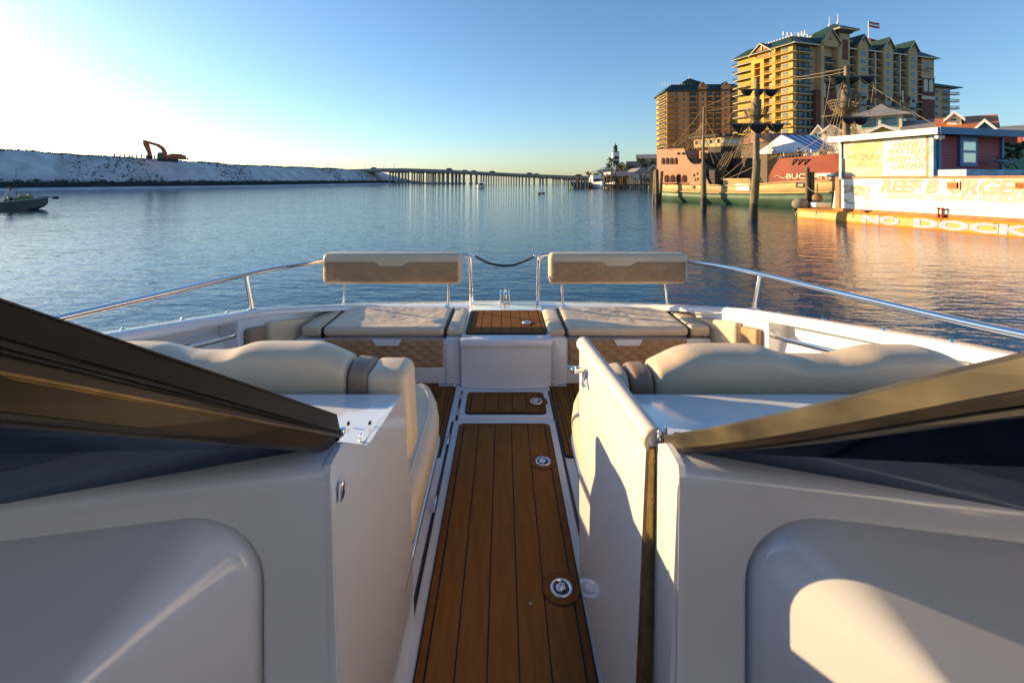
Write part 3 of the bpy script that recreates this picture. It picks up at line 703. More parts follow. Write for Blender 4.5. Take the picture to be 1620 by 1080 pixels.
# tufts of grass on the dune (uncountable)
m = MB(); rnd = random.Random(3)
for k in range(15000):
    Y = 60+315*rnd.random()**1.15; t = rnd.random()
    d = 9+3.6*rnd.random() if t < .38 else (21+4.5*rnd.random() if t < .55 else 9+14*rnd.random())
    X = sx(Y)-d
    dens = sin(X*.23+Y*.07)+sin(Y*.19-X*.05+2)+sin(Y*.05+1)
    if t > .55 and dens < .7: continue
    z = dune_z(X, Y)-.08; h = rnd.uniform(.15, .5)*(1.25 if t < .38 else 1)
    if interp(Y, crest_h) < 2: continue
    for j in range(3):
        a = rnd.uniform(0, 6.28); w_ = rnd.uniform(.10, .28); c = V(X+rnd.uniform(-.5, .5), Y+rnd.uniform(-.5, .5), z)
        e = V(cos(a)*w_, sin(a)*w_, 0); tip = V(rnd.uniform(-.25, .25), rnd.uniform(-.25, .25), h)
        m.add([c-e, c+e, c+tip], [(0, 1, 2)])
m.build('dune_grass', M['grass'], fix=False); tag(bpy.data.objects['dune_grass'], 'tufts of dry dune grass over the white sand bank', 'grass', kind='stuff')
# black silt fence along the foot of the dune
fence = thing('silt_fence', (sx(100)-5, 100, .5), 'long low black silt fence along the foot of the sand dune', 'fence')
m = MB(); r = []
for y in [-40+3*k for k in range(112)]:
    X = sx(y)-6.2; z = dune_z(X, y); hh = 1.3+.12*sin(y*.7)
    r.append([V(X, y, z-.1), V(X, y, z+hh), V(X-.03, y, z+hh), V(X-.03, y, z-.1)])
m.loft(r, smooth=False); m.build('fabric', mk('silt_fabric', (.018, .018, .022), .8), fence)
for k in range(64):
    y = 78+4.1*k+rnd.uniform(-.4, .4); X = sx(y)-6.1; z = dune_z(X, y)
    m = MB(); m.tube([V(X, y, z-.2), V(X+.05, y, z+1.7)], .05, 5); m.build('stake', M['wood'], fence)
# wooden posts on the crest
for px, h in ((181, 1.0), (190, .7), (197, .9), (205, .7), (209, .9), (216, .9), (224, 1.3), (237, .8), (240.5, 1.0), (244.5, 1.2)):
    Y = 138; k = (px-VX)/F
    for _ in range(8): Y = Y
    # where the ray meets the crest line
    best = min([y*.5 for y in range(200, 340)], key=lambda y: abs((sx(y)-23.5)-k*y)); X = k*best; z = dune_z(X, best)
    m = MB(); m.tube([V(X, best, z-.3), V(X+.02, best, z+h*1.15)], [.17, .15], 7); m.mi = 0
    lab = 'weathered post, '+{181: 'farthest from the excavator', 190: 'ninth counted from the excavator', 197: 'eighth counted from the excavator', 205: 'seventh counted from the excavator', 209: 'sixth counted from the excavator', 216: 'fifth counted from the excavator', 224: 'thickest and tallest before the excavator bucket', 237: 'just behind the excavator bucket', 240.5: 'middle one between bucket and cab', 244.5: 'nearest the excavator cab'}[px]+' on the dune crest'
    tag(m.build('wooden_post', M['wood']), lab, 'post', 'posts on the dune crest')
# excavator
ex_y = 140.0
EX = lambda px, py, dy=0: P(px, py, ex_y+dy)
exc = thing('excavator', EX(262, 252), 'orange tracked excavator parked on the dune crest with its arm folded down', 'excavator')
M['orange'] = mk('orange_paint', (.50, .10, .02), .45, var=.25, vscale=1.5)
m = MB()
for dy in (-1.4, 1.4):
    c0 = EX(250, 254.5, dy); c1 = EX(280, 256.5, dy); L = (c1-c0)
    pts = [(0, 0), (L.x, L.z), (L.x+.35, L.z+.5), (L.x, L.z+1.0), (0, 1.0), (-.35, .5)]
    m.prism([V(c0.x+a, c0.y-.3, c0.z+b-.1) for a, b in pts], (0, .6, 0))
m.build('track', M['dark'], exc)
m = MB(); a = EX(262.5, 254, -1.3); 
for pts in ([(262, 252), (262, 246.5), (268, 244), (282, 244.5), (285.5, 246.5), (285.5, 252)],):
    m.prism([EX(x, y, -1.3) for x, y in pts], (0, 2.6, 0))
m.prism([EX(x, y, -1.0) for x, y in [(270, 245), (271, 243), (281, 243.4), (282, 245)]], (0, 2, 0)); m.build('body', M['orange'], exc)
m = MB(); m.prism([EX(x, y, -.9) for x, y in [(285, 250.2), (285, 251.6), (297, 252.2), (297, 251)]], (0, .3, 0)); m.prism([EX(x, y, -.95) for x, y in [(296, 249.6), (296, 253), (297, 253), (297, 249.6)]], (0, .4, 0)); m.build('rear_bar', M['wood'], exc)
m = MB(); m.prism([EX(x, y, -1.3) for x, y in [(248.5, 252), (248.5, 245), (250, 241.2), (258, 241.2), (259, 244), (259, 252)]], (0, 1.5, 0)); cab = m.build('cab', M['orange'], exc)
m = MB(); m.prism([EX(x, y, -1.33) for x, y in [(249.4, 249), (249.4, 245), (250.6, 242.2), (253.2, 242.2), (253.2, 249)]], (0, .05, 0)); m.prism([EX(x, y, -1.33) for x, y in [(254, 250), (254, 242.2), (257.4, 242.2), (258, 250)]], (0, .05, 0)); m.build('window', mk('cab_glass', (.03, .06, .05), .15), cab)
m = MB(); m.smooth = False
m.prism([EX(x, y, .3) for x, y in [(258, 249), (263.5, 248), (262, 240), (257, 232.5), (250, 228), (229.5, 222.2), (227, 223.6), (228, 225.6), (247, 231.2), (254, 236), (258, 243)]], (0, .55, 0)); m.build('boom', M['orange'], exc)
m = MB(); m.prism([EX(x, y, .2) for x, y in [(226, 221.5), (229.5, 222), (233.5, 229), (237.5, 243), (238, 248), (234.5, 248), (232, 240), (226.5, 229)]], (0, .75, 0)); m.build('arm', M['orange'], exc)
m = MB(); m.tube([EX(233, 224.5, .5), EX(247, 230, .5)], .09, 6); m.tube([EX(247, 230, .5), EX(252, 233, .5)], .15, 6); m.tube([EX(259, 246, -.1), EX(256, 236, -.1)], .13, 6); m.build('piston', M['dark'], exc)
m = MB(); m.prism([EX(x, y, .1) for x, y in [(231.5, 245), (238, 247), (236.5, 251.5), (231, 251), (230.8, 248)]], (0, .95, 0)); m.build('bucket', M['dark'], exc)
# ---------------------------------------------------------------- bridge
BY = 282.0
bridge = thing('bridge', P(760, 291, BY), 'long low concrete road bridge on many pillars closing the channel', 'bridge')
def deck_y(px): return interp(px, [(500, 271.5), (534, 270), (570, 267.6), (600, 266.4), (640, 266.3), (700, 268.2), (780, 272.6), (860, 276.4), (925, 278.6), (1100, 281)])
def bp(px, py, dy=0): return P(px, py, BY+dy)
m = MB(); rings = []; rings2 = []
for px in range(500, 1101, 10):
    t = deck_y(px); a = bp(px, t, 0); 
    rings.append([a+V(0, 0, 0), a+V(0, 0, -1.5), a+V(0, 1.0, -1.5), a+V(0, 1.0, -2.2), a+V(0, 11, -2.2), a+V(0, 12, -1.5), a+V(0, 12, 0), a+V(0, 11.6, 0), a+V(0, 11.6, -.9), a+V(0, .4, -.9), a+V(0, .4, 0)])
m.loft(rings, smooth=False); m.build('deck', M['concrete'], bridge)
piers = [616, 625, 631, 636, 641, 651, 659, 665.5, 674.5, 681, 685.5, 692.5, 699, 706.5, 714, 720, 725.5, 732.5, 744, 753]
piers += [760.5+4.05*k for k in range(15)]+[822, 827, 833, 838, 846, 855.5, 860, 866, 877, 882, 887, 894]+[899+4.3*k for k in range(14)]
for px in piers:
    a = bp(px, deck_y(px)); w_ = .42 if px < 756 else .26; zt2 = a.z-2.1
    m = MB()
    for dy in (2, 9.5): m.box((a.x-w_, BY+dy-.4, -.6), (a.x+w_, BY+dy+.4, zt2-.6))
    m.box((a.x-w_*1.1, BY+.8, zt2-.7), (a.x+w_*1.1, BY+11.2, zt2)); 
    if px < 756 and px > 650: m.box((a.x-.9, BY+1, -.6), (a.x+.9, BY+10.5, .7))
    m.build('pier', M['concrete'], bridge)
for px in (577, 607, 624):
    a = bp(px, deck_y(px)); m = MB(); m.tube([a+V(0, .3, -1), a+V(0, .3, 3.0), a+V(.7, .3, 3.3)], .09, 5); m.build('lamp_post', M['concrete'], bridge)
# cars on the bridge
M['tyre'] = M['black']
def car(name, px, col, label, L=4.6, hh=1.5):
    Yc = BY+3.2; a = P(px, deck_y(px), Yc); a.z = bp(px, deck_y(px)).z-.88
    c = thing(name, a, label, 'van' if hh > 1.8 else 'car', 'cars crossing the bridge')
    q = lambda x, y, z: a+V(x, y, z)
    m = MB()
    m.prism([q(-L/2, -.9, .35), q(-L/2, -.9, .85), q(-L*.32, -.9, .95), q(-L*.2, -.9, hh), q(L*.26, -.9, hh), q(L*.44, -.9, .95), q(L/2, -.9, .85), q(L/2, -.9, .35)], (0, 1.8, 0)); m.build('body', mk('car_paint', col, .3), c)
    m = MB(); m.prism([q(-L*.28, -.915, 1.0), q(-L*.19, -.915, hh-.1), q(L*.25, -.915, hh-.1), q(L*.38, -.915, 1.0)], (0, .02, 0)); m.build('window', M['dark'], c)
    for x in (-L*.32, L*.32):
        for y in (-.92, .72): m = MB(); m.lathe(q(x, y, .33), [(.33, 0), (.33, .2)], 10, 'y'); m.build('wheel', M['tyre'], c)
car('car', 591, (.05, .05, .06), 'dark car crossing the bridge above the dune end', 4.8, 1.7)
car('car', 710, (.10, .09, .08), 'dark pickup crossing the bridge above the widest pier gap', 5.4, 1.9)
car('car', 735, (.35, .34, .32), 'pale car just behind the dark pickup on the bridge')
car('car', 749, (.25, .24, .24), 'grey car following the pale car on the bridge')
car('car', 778, (.06, .06, .07), 'black car on the bridge straight above the motor cruiser', 5.0, 1.7)
car('car', 837, (.08, .07, .06), 'dark wagon on the low stretch of the bridge', 5.0, 1.8)
car('car', 848, (.45, .44, .42), 'white car in front of the dark wagon on the bridge')
car('car', 915, (.05, .05, .06), 'dark car on the bridge nearest the palm by the docks', 5.2, 1.9)
# white motor cruiser in the channel
def small_cruiser():
    Y = 128.; O = P(763, 298, Y); O.z = 0; O.x = (763-VX)/F*Y
    c = thing('motor_cruiser', O, 'white cabin cruiser motoring alone in mid channel before the bridge', 'boat')
    q = lambda x, y, z: O+V(x, y, z)
    m = MB(); rings = []
    for t, w_, zz in ((0, .75, .62), (.25, .95, .66), (.6, .95, .75), (.85, .6, .9), (1, .05, 1.05)):
        y = 2.8-t*5.8; x = -t*1.0; rings.append([q(x-w_, y, zz), q(x-w_*.8, y, .15), q(x, y, -.25), q(x+w_*.8, y, .15), q(x+w_, y, zz)])
    m.loft(rings, smooth=False); m.build('hull', M['white'], c)
    m = MB(); m.hexa([q(-.95, -.9, .68), q(.45, -.9, .68), q(.75, 1.6, .66), q(-.65, 1.6, .66), q(-.8, -.4, 1.55), q(.35, -.4, 1.55), q(.65, 1.5, 1.6), q(-.5, 1.5, 1.6)]); cb = m.build('cabin', M['white'], c)
    m = MB(); m.hexa([q(-.86, -.86, .98), q(.38, -.86, .98), q(.38, -.7, .98), q(-.86, -.7, .98), q(-.8, -.62, 1.4), q(.34, -.62, 1.4), q(.34, -.5, 1.4), q(-.8, -.5, 1.4)]); m.build('windscreen', M['dark'], cb)
    m = MB(); m.box(q(-.8, -.2, 1.95), q(.6, 1.7, 2.02)); m.tube([q(-.7, 0, 1.5), q(-.7, 0, 2)], .03, 5); m.tube([q(.5, 0, 1.5), q(.5, 0, 2)], .03, 5); m.tube([q(0, 1.2, 2.0), q(0, 1.3, 2.7)], .03, 5); m.build('hardtop', M['white'], c)
small_cruiser()
# two pelicans on the water
def pelican(px, py, label, fl):
    O = PZ(px, py, 0); t = thing('pelican', O, label, 'bird', 'pelicans on the channel water')
    q = lambda x, y, z: O+V(x*fl, y, z)*.62
    m = MB(); m.loft([[q(x, r*cos(a)*.8, z+r*sin(a)) for a in [k*pi/4 for k in range(8)]] for x, z, r in ((-.75, .28, .03), (-.5, .24, .16), (-.1, .20, .26), (.25, .22, .24), (.42, .35, .12), (.46, .6, .07), (.5, .78, .09), (.62, .8, .06), (1.0, .62, .02))]); m.build('body', mk('pelican_feathers', (.30, .26, .22), .8), t)
    m = MB(); m.loft([[q(x, r*cos(a)-.2, z+r*sin(a)*.4) for a in [k*pi/3 for k in range(6)]] for x, z, r in ((-.7, .38, .04), (-.2, .42, .18), (.2, .36, .08))]); m.build('wing', M['dark'], t)
pelican(853, 307.5, 'dark pelican floating with its back turned to the other', -1)
pelican(860, 307, 'pale fronted pelican floating beside its mate', 1)
# ---------------------------------------------------------------- fishing skiff at the far left
def figure(name, parent_loc, joints, cols, label, cat='person', group=None):
    "one continuous skinned body from joints: {name:(pos, radius)}, edges; clothing as parts"
    root = thing(name, parent_loc, label, cat, group)
    verts, rad, idx = [], [], {}
    for k, (p, r) in joints['v'].items(): idx[k] = len(verts); verts.append(tuple(p)); rad.append(r)
    me = bpy.data.meshes.new('body'); me.from_pydata(verts, [(idx[a], idx[b]) for a, b in joints['e']], [])
    o = bpy.data.objects.new('body', me); COL.objects.link(o)
    sk = o.modifiers.new('skin', 'SKIN')
    for i, r in enumerate(rad): me.skin_vertices[0].data[i].radius = (r, r)
    me.skin_vertices[0].data[0].use_root = True
    sub = o.modifiers.new('sub', 'SUBSURF'); sub.levels = 1; sub.render_levels = 1
    dg = bpy.context.evaluated_depsgraph_get(); dg.update()
    me2 = bpy.data.meshes.new_from_object(o.evaluated_get(dg)); bpy.data.objects.remove(o)
    for m_ in cols['mats']: me2.materials.append(m_)
    for p in me2.polygons:
        p.use_smooth = True; p.material_index = cols['pick'](p.center)
    b = bpy.data.objects.new('body', me2); COL.objects.link(b); b.parent = root; b.matrix_parent_inverse = Matrix.Translation(-Vector(parent_loc))
    return root, b
M['skin'] = mk('skin', (.42, .24, .16), .6)
def person(loc, face=0, shirt=(.5, .5, .5), trousers=(.05, .06, .1), label='', pose='stand', group=None, hair=(.03, .02, .015), hat=None, lean=0, scale=1.0):
    c, s = cos(face), sin(face); loc = Vector(loc)
    def W(x, y, z): return loc+V((x*c-y*s)*scale, (x*s+y*c)*scale, z*scale)
    if pose == 'sit':
        hip = .50; v = {'pelvis': (W(0, 0, hip), .15), 'waist': (W(0, -.02, hip+.2), .135), 'chest': (W(0, .02, hip+.42), .16), 'neck': (W(0, .05, hip+.57), .06), 'head': (W(0, .09, hip+.70), .098), 'crown': (W(0, .09, hip+.80), .08)}
        for k, sg in (('l', -1), ('r', 1)):
            v['hip'+k] = (W(sg*.10, .06, hip-.01), .095); v['knee'+k] = (W(sg*.15, .46, hip+.02), .062); v['ank'+k] = (W(sg*.15, .50, .08), .042); v['toe'+k] = (W(sg*.16, .66, .045), .035)
            v['sh'+k] = (W(sg*.19, .02, hip+.47), .062); v['el'+k] = (W(sg*.25, .14, hip+.22), .043); v['wr'+k] = (W(sg*.18, .36, hip+.17), .03); v['ha'+k] = (W(sg*.15, .44, hip+.18), .036)
    else:
        v = {'pelvis': (W(0, 0, .95), .14), 'waist': (W(0, 0, 1.12), .125), 'chest': (W(0, .0+lean, 1.34), .155), 'neck': (W(0, .02+lean, 1.50), .06), 'head': (W(0, .04+lean*1.3, 1.62), .095), 'crown': (W(0, .03+lean*1.3, 1.72), .078)}
        for k, sg in (('l', -1), ('r', 1)):
            v['hip'+k] = (W(sg*.10, 0, .90), .088); v['knee'+k] = (W(sg*.11, .02, .50), .06); v['ank'+k] = (W(sg*.12, 0, .09), .04); v['toe'+k] = (W(sg*.13, .15, .045), .035)
            v['sh'+k] = (W(sg*.19, lean, 1.41), .06); v['el'+k] = (W(sg*.26, .02+lean, 1.14), .042); v['wr'+k] = (W(sg*.22, .20+lean, .98), .029); v['ha'+k] = (W(sg*.2, .27+lean, .97), .034)
    e = [('pelvis', 'waist'), ('waist', 'chest'), ('chest', 'neck'), ('neck', 'head'), ('head', 'crown')]
    for k in 'lr': e += [('pelvis', 'hip'+k), ('hip'+k, 'knee'+k), ('knee'+k, 'ank'+k), ('ank'+k, 'toe'+k), ('chest', 'sh'+k), ('sh'+k, 'el'+k), ('el'+k, 'wr'+k), ('wr'+k, 'ha'+k)]
    hz = v['head'][0].z; wz = v['pelvis'][0].z; hl, hr = v['hal'][0], v['har'][0]
    def pick(p):
        if p.z > v['neck'][0].z-.0: return 0
        if min((p-hl).length, (p-hr).length) < .09*scale: return 0
        if p.z > wz+.02*scale: return 1
        return 2
    def pick2(p):
        if pose == 'sit' and p.z < wz+.1*scale and (p-v['pelvis'][0]).length > .2*scale and min((p-hl).length, (p-hr).length) > .09*scale and min((p-v['ell'][0]).length, (p-v['elr'][0]).length) > .16*scale: return 2
        return pick(p)
    root, b = figure('person', loc, {'v': v, 'e': e}, {'mats': [M['skin'], mk('shirt', shirt, .8), mk('trousers', trousers, .8)], 'pick': pick2}, label, group=group)
    m = MB(); cc = v['head'][0]+V(0, 0, .055*scale)-V(-s*.0, .0, 0)+V(s*.02, -c*.02, 0)
    if hat: m.ico(cc, .112*scale, 2, 0, (1, 1, .8)); m.lathe(cc+V(0, 0, .0), [(.17*scale, 0), (.17*scale, .012)], 14); m.build('hat', mk('hat', hat, .8), root)
    else: m.ico(cc, .108*scale, 2, .03, (1, 1, .95)); m.build('hair', mk('hair', hair, .7), root)
    m = MB()
    for sg in (-1, 1): m.ico(v['head'][0]+V((sg*.035*c-.088*s)*scale, (sg*.035*s+.088*c)*scale, .02*scale), .014*scale, 1)
    m.build('eyes', M['dark'], root)
    m = MB(); m.ico(v['head'][0]+V(-.1*s*scale, .1*c*scale, -.005*scale), .02*scale, 1); m.build('nose', M['skin'], root)
    return root
def skiff():
    Y = 36.; O = P(9, 330, Y); O.z = 0
    c = thing('fishing_skiff', O, 'low grey fishing boat with trolling motor on its bow, drifting off the dune', 'boat')
    u = V(.97, .22, 0).normalized(); n = V(.22, -.97, 0)
    q = lambda s, o, z: O+u*s+n*o+V(0, 0, z)
    bow = 2.75; m = MB(); rings = []; rin = []
    for s, w_, zt3, zb in ((-3.2, .85, .50, -.2), (-2, .9, .52, -.2), (0, .92, .58, -.2), (1.3, .78, .68, -.15), (2.1, .45, .80, 0), (2.5, .22, .88, .2), (2.75, .03, .93, .45)):
        rings.append([q(s, -w_, zt3), q(s, -w_*.85, zb+.1), q(s, 0, zb), q(s, w_*.85, zb+.1), q(s, w_, zt3), q(s, w_*.9, zt3+.01), q(s, 0, zt3-.12 if s < 1 else zt3), q(s, -w_*.9, zt3+.01)])
    m.loft(rings, smooth=False); m.build('hull', mk('skiff_paint', (.09, .09, .08), .5), c)
    m = MB(); m.tube([q(-3.2, .93, .50), q(-1, .95, .54), q(0, .96, .60), q(1.3, .82, .71), q(2.1, .48, .83), q(2.8, .0, .96)], .04, 6); m.build('rub_rail', mk('rail_cream', (.5, .48, .42), .5), c)
    # foredeck gear: box, net roll, pedestal
    m = MB(); m.rbox(q(1.35, -.3, .66), q(1.75, .25, .88), .03, 2); m.rbox(q(.85, -.4, .6), q(1.25, .3, .98), .05, 2); m.build('tackle_box', mk('gear_green', (.14, .17, .08), .7), c)
    m = MB(); 
    for k in range(9): m.ico(q(.9+.09*k, -.1+.1*sin(k*2), 1.0+.06*sin(k*1.3)), .16, 1, .2)
    m.build('net_heap', mk('net', (.30, .27, .12), .9), c)
    m = MB(); m.tube([q(1.6, .1, .75), q(2.5, .15, 1.02), q(3.35, .2, .92)], .035, 6); m.rbox(q(3.2, .1, .8), q(3.6, .35, 1.02), .04, 2); m.ico(q(3.35, .2, .93), .13, 1, .1, (1.4, 1, .8)); m.build('trolling_motor', M['dark'], c)
    m = MB(); m.tube([q(2.6, 0, .9), q(2.95, .1, 1.12), q(3.1, .15, 1.0)], .03, 6); m.build('motor_mount', M['white'], c)
    m = MB(); m.tube([q(.35, -.5, .6), q(.33, -.5, 3.2)], .014, 5); m.build('rod', M['wood'], c)
    m = MB(); m.rbox(q(.05, -.3, .5), q(.45, .3, .88), .04, 2); m.build('seat', M['dark'], c)
    person(q(.28, 0, .42), face=-2.2, shirt=(.36, .42, .45), trousers=(.25, .30, .33), label='person in pale jacket and cap sitting in the fishing boat', pose='sit', hat=(.07, .06, .03), scale=1.0)
skiff()
# ================================================================= hotel towers
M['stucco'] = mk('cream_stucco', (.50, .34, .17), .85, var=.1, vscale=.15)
M['yellow'] = mk('sunlit_yellow_stucco', (.60, .38, .07), .85, var=.1, vscale=.15)  # deeper yellow on the flanks puts the sun's gold into the stucco
M['ochre'] = mk('orange_stucco', (.42, .15, .05), .85, var=.1, vscale=.2)
M['brick'] = mk('red_brick', (.16, .055, .04), .9, var=.2, vscale=.5)
M['roof'] = mk('green_metal_roof', (.012, .042, .036), .6, var=.15, vscale=.3)
M['glass'] = mk('window_glass', (.03, .07, .10), .08, var=.5, vscale=.9)
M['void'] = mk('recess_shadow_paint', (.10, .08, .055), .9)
M['rail'] = mk('balcony_rail', (.05, .06, .05), .6)
M['trim'] = mk('cream_trim', (.55, .48, .33), .7)
def frame(O, u): 
    u = V(u[0], u[1], 0).normalized(); n = V(u.y, -u.x, 0); return V(O[0], O[1], 0), u, n
def s_at(O, u, px, o=0, n=None):
    k = (px-VX)/F; ox, oy = O.x+(n.x*o if n else 0), O.y+(n.y*o if n else 0)
    return (k*oy-ox)/(u.x-k*u.y)
def z_at(O, u, px, py):
    s = s_at(O, u, px); return H-(py-VY)/F*(O.y+u.y*s)
def window(par, O, u, n, s0, s1, z0, z1, o=0, arch=False, fr='trim', name='window', div=1):
    m = MB(); m.mi = 0; t = .12
    m.obox(O, u, n, s0-t, s1+t, o-.02, o+.07, z0-t, z1+t)
    m.mi = 1; w_ = (s1-s0)/(div+1)
    for k in range(div+1):
        for zz in ((z0, (z0+z1)/2-.04), ((z0+z1)/2+.04, z1)): m.obox(O, u, n, s0+k*w_+.05, s0+(k+1)*w_-.05, o+.05, o+.09, *zz)
    return m.build(name, [M[fr], M['glass']], par)
def balcony(par, O, u, n, s0, s1, z, dep=1.3, hh=1.05, o=0, curve=0):
    m = MB(); m.mi = 0
    p = lambda s, q, zz: O+u*s+n*(o+q)+V(0, 0, zz)
    N = 8 if curve else 1
    f = [(lerp(s0, s1, k/N), dep+curve*sin(pi*k/N)) for k in range(N+1)]
    a = [p(s0, 0, z-.22)]+[p(s, q, z-.22) for s, q in f]+[p(s1, 0, z-.22)]
    m.prism(a, (0, 0, .22))
    m.mi = 1
    for (sa, qa), (sb, qb) in zip([(s0, 0)]+f, f+[(s1, 0)]):
        A = p(sa, qa, z); B = p(sb, qb, z); d = (B-A); L = d.length
        if L < .01: continue
        for zz, th in ((hh, .07), (.1, .05)): 
            q = V(0, 0, zz); w_ = V(0, 0, th); nn = V(-d.y, d.x, 0).normalized()*.03
            m.hexa([A+q-nn, B+q-nn, B+q+nn, A+q+nn, A+q+w_-nn, B+q+w_-nn, B+q+w_+nn, A+q+w_+nn])
        K = max(2, int(L/.28))
        for k in range(K+1):
            c = A.lerp(B, k/K); m.box(c+V(-.022, -.022, 0), c+V(.022, .022, hh))
    return m.build('balcony', [M['trim'], M['rail']], par)
def recess(m, O, u, n, s0, s1, z0, z1, dep=1.0):
    "open loggia: side cheeks, back wall with glass doors (index 0 wall, 1 glass)"
    m.mi = 0
gable_o = .9
def gable(par, O, u, n, s0, s1, z, hgt, o, mat='stucco', ridge=7, win=True):
    p = lambda s, q, zz: O+u*s+n*(o+q)+V(0, 0, zz)
    c = (s0+s1)/2
    m = MB(); m.prism([p(s0, 0, z), p(s1, 0, z), p(c, 0, z+hgt)], -n*.5); g = m.build('gable', M[mat], par)
    m = MB(); e = .7; th = .28
    for sg in (-1, 1):
        a = s0 if sg < 0 else s1; a2 = a+sg*e; zl = z-e*hgt/((s1-s0)/2)
        m.prism([p(a2, .55, zl), p(c, .55, z+hgt), p(c, .55, z+hgt+th), p(a2, .55, zl+th)], -n*(ridge))
    m.build('gable_roof', M['roof'], g)
    m = MB()
    for sg in (-1, 1):
        a = s0 if sg < 0 else s1; a2 = a+sg*e; zl = z-e*hgt/((s1-s0)/2)
        m.prism([p(a2, .6, zl-.35), p(c, .6, z+hgt-.35), p(c, .6, z+hgt+.05), p(a2, .6, zl+.05)], n*.12)
    m.build('barge_board', M['trim'], g)
    if win: m = MB(); m.obox(O, u, n, c-.3, c+.3, o, o+.06, z+.6, z+1.6); m.build('vent', M['brick'], g)
def hiproof(m, O, u, n, s0, s1, q0, q1, z, rise, ov=1.2, inset=None):
    p = lambda s, q, zz: O+u*s+n*q+V(0, 0, zz)
    s0 -= ov; s1 += ov; q0 -= ov; q1 += ov; h_ = abs(q1-q0)/2 if inset is None else inset
    ins = min(h_, (s1-s0)/2-.05)
    b = [p(s0, q1, z), p(s1, q1, z), p(s1, q0, z), p(s0, q0, z)]
    mq = (q0+q1)/2 if inset is None else None
    if inset is None: t = [p(s0+ins, mq+.02, z+rise), p(s1-ins, mq+.02, z+rise), p(s1-ins, mq-.02, z+rise), p(s0+ins, mq-.02, z+rise)]
    else: t = [p(s0+ins, q1-ins, z+rise), p(s1-ins, q1-ins, z+rise), p(s1-ins, q0+ins, z+rise), p(s0+ins, q0+ins, z+rise)]
    b2 = [q+V(0, 0, -.35) for q in b]
    m.loft([b2, b, t], smooth=False)
tow = thing('hotel_tower', (110, 172, 0), 'tall golden harbour hotel with gables, balcony stacks, belvedere tower and flag', 'hotel')
TO, tu, tn = frame((106.6, 170), (.955, .297)); lO, lu, ln = frame((98.0, 193.2), (8.6, -23.2))   # front and sunlit flank
SW = s_at(TO, tu, 1474); TZ = z_at(TO, tu, 1255, 66)-.6
LW = (V(106.6, 170, 0)-lO).length
m = MB(); m.prism([lO, TO, TO+tu*SW, TO+tu*SW-tn*24, lO-ln*2-tn*3+tu*6], (0, 0, TZ)); m.build('wall', M['stucco'], tow)
m = MB(); m.obox(lO, lu, ln, .2, LW-.1, -.3, .12, 0, TZ-.05); m.build('flank_wall', M['yellow'], tow)
fh = 3.05; floors = [TZ-3.1-fh*k for k in range(12)]
FS = lambda px: s_at(TO, tu, px)
zb = z_at(TO, tu, 1380, 152)
def front_recess(px0, px1, nf=12, top=0, doors=2):
    s0, s1 = FS(px0), FS(px1); m = MB(); m.mi = 0
    for k, z in enumerate(floors[top:nf]):
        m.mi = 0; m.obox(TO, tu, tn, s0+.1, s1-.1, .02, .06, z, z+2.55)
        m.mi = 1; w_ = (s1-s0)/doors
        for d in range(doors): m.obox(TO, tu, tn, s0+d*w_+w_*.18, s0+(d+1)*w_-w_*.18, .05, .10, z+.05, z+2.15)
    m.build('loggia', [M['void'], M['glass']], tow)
    for z in floors[top:nf]: balcony(tow, TO, tu, tn, s0, s1, z, 1.35)
front_recess(1260, 1281, 12); front_recess(1297, 1316, 12, 1)
front_recess(1334, 1350, 12); front_recess(1364, 1388, 12, 0, 3); front_recess(1403, 1428, 12, 0, 3); front_recess(1441, 1453, 12, 0, 1)
# slender dividers in the wide bays
for px in (1378, 1417):
    m = MB(); s = FS(px); m.obox(TO, tu, tn, s-.25, s+.25, 0, 1.75, 0, TZ-.6); m.build('pillar', M['trim'], tow)
# window bays rising into gables
for px0, px1, pk in ((1348, 1364, 64), (1388, 1403, 69), (1427, 1441, 73)):
    s0, s1 = FS(px0), FS(px1); m = MB(); m.obox(TO, tu, tn, s0, s1, -.2, 2.3, zb+.2, TZ+2.2); m.build('bay', M['stucco'], tow)
    gable(tow, TO, tu, tn, s0, s1, TZ+2.2, 3.2, 2.3)
    for z in floors: window(tow, TO, tu, tn, lerp(s0, s1, .25), lerp(s0, s1, .75), z+.5, z+2.1, 2.3)
s0, s1 = FS(1290), FS(1319)
m = MB(); m.obox(TO, tu, tn, s0, s0+1.4, -.2, 2.3, 0, TZ+1); m.obox(TO, tu, tn, s1-.7, s1, -.2, 2.3, 0, TZ+1); m.obox(TO, tu, tn, s0, s1, -.2, 2.3, TZ-.4, TZ+1.2); m.build('bay', M['stucco'], tow)
gable(tow, TO, tu, tn, s0, s1, TZ+1.2, 5.0, 2.3)
# belvedere tower
s0, s1 = FS(1319), FS(1334); zt3 = z_at(TO, tu, 1330, 61)
m = MB(); m.obox(TO, tu, tn, s0, s1, -5.5, 2.5, 0, zt3+2.6); bt = m.build('belvedere', M['stucco'], tow)
m = MB(); m.obox(TO, tu, tn, s0+1.0, s1-1.0, 2.5, 2.6, TZ-5, TZ+2.5); m.obox(TO, tu, tn, s0+.1, s1-.1, 2.5, 2.58, 0, TZ-8); m.build('brick_panel', M['brick'], bt)
m = MB(); m.obox(TO, tu, tn, s0+1.3, s1-1.3, 2.6, 2.68, TZ-30, TZ-10.5); m.build('stone_panel', M['trim'], bt)
window(bt, TO, tu, tn, (s0+s1)/2-.5, (s0+s1)/2+.5, zt3-3, zt3-1, 2.5)
m = MB()
for k in range(9):
    s = lerp(s0, s1, k/8); m.obox(TO, tu, tn, s-.12, s+.12, 2.5, 3.6, zt3+1.0, zt3+2.4)
for k in range(9):
    q = lerp(-5.5, 1.8, k/8); m.obox(TO, tu, tn, s0-1.1, s0, q-.12, q+.12, zt3+1.0, zt3+2.4)
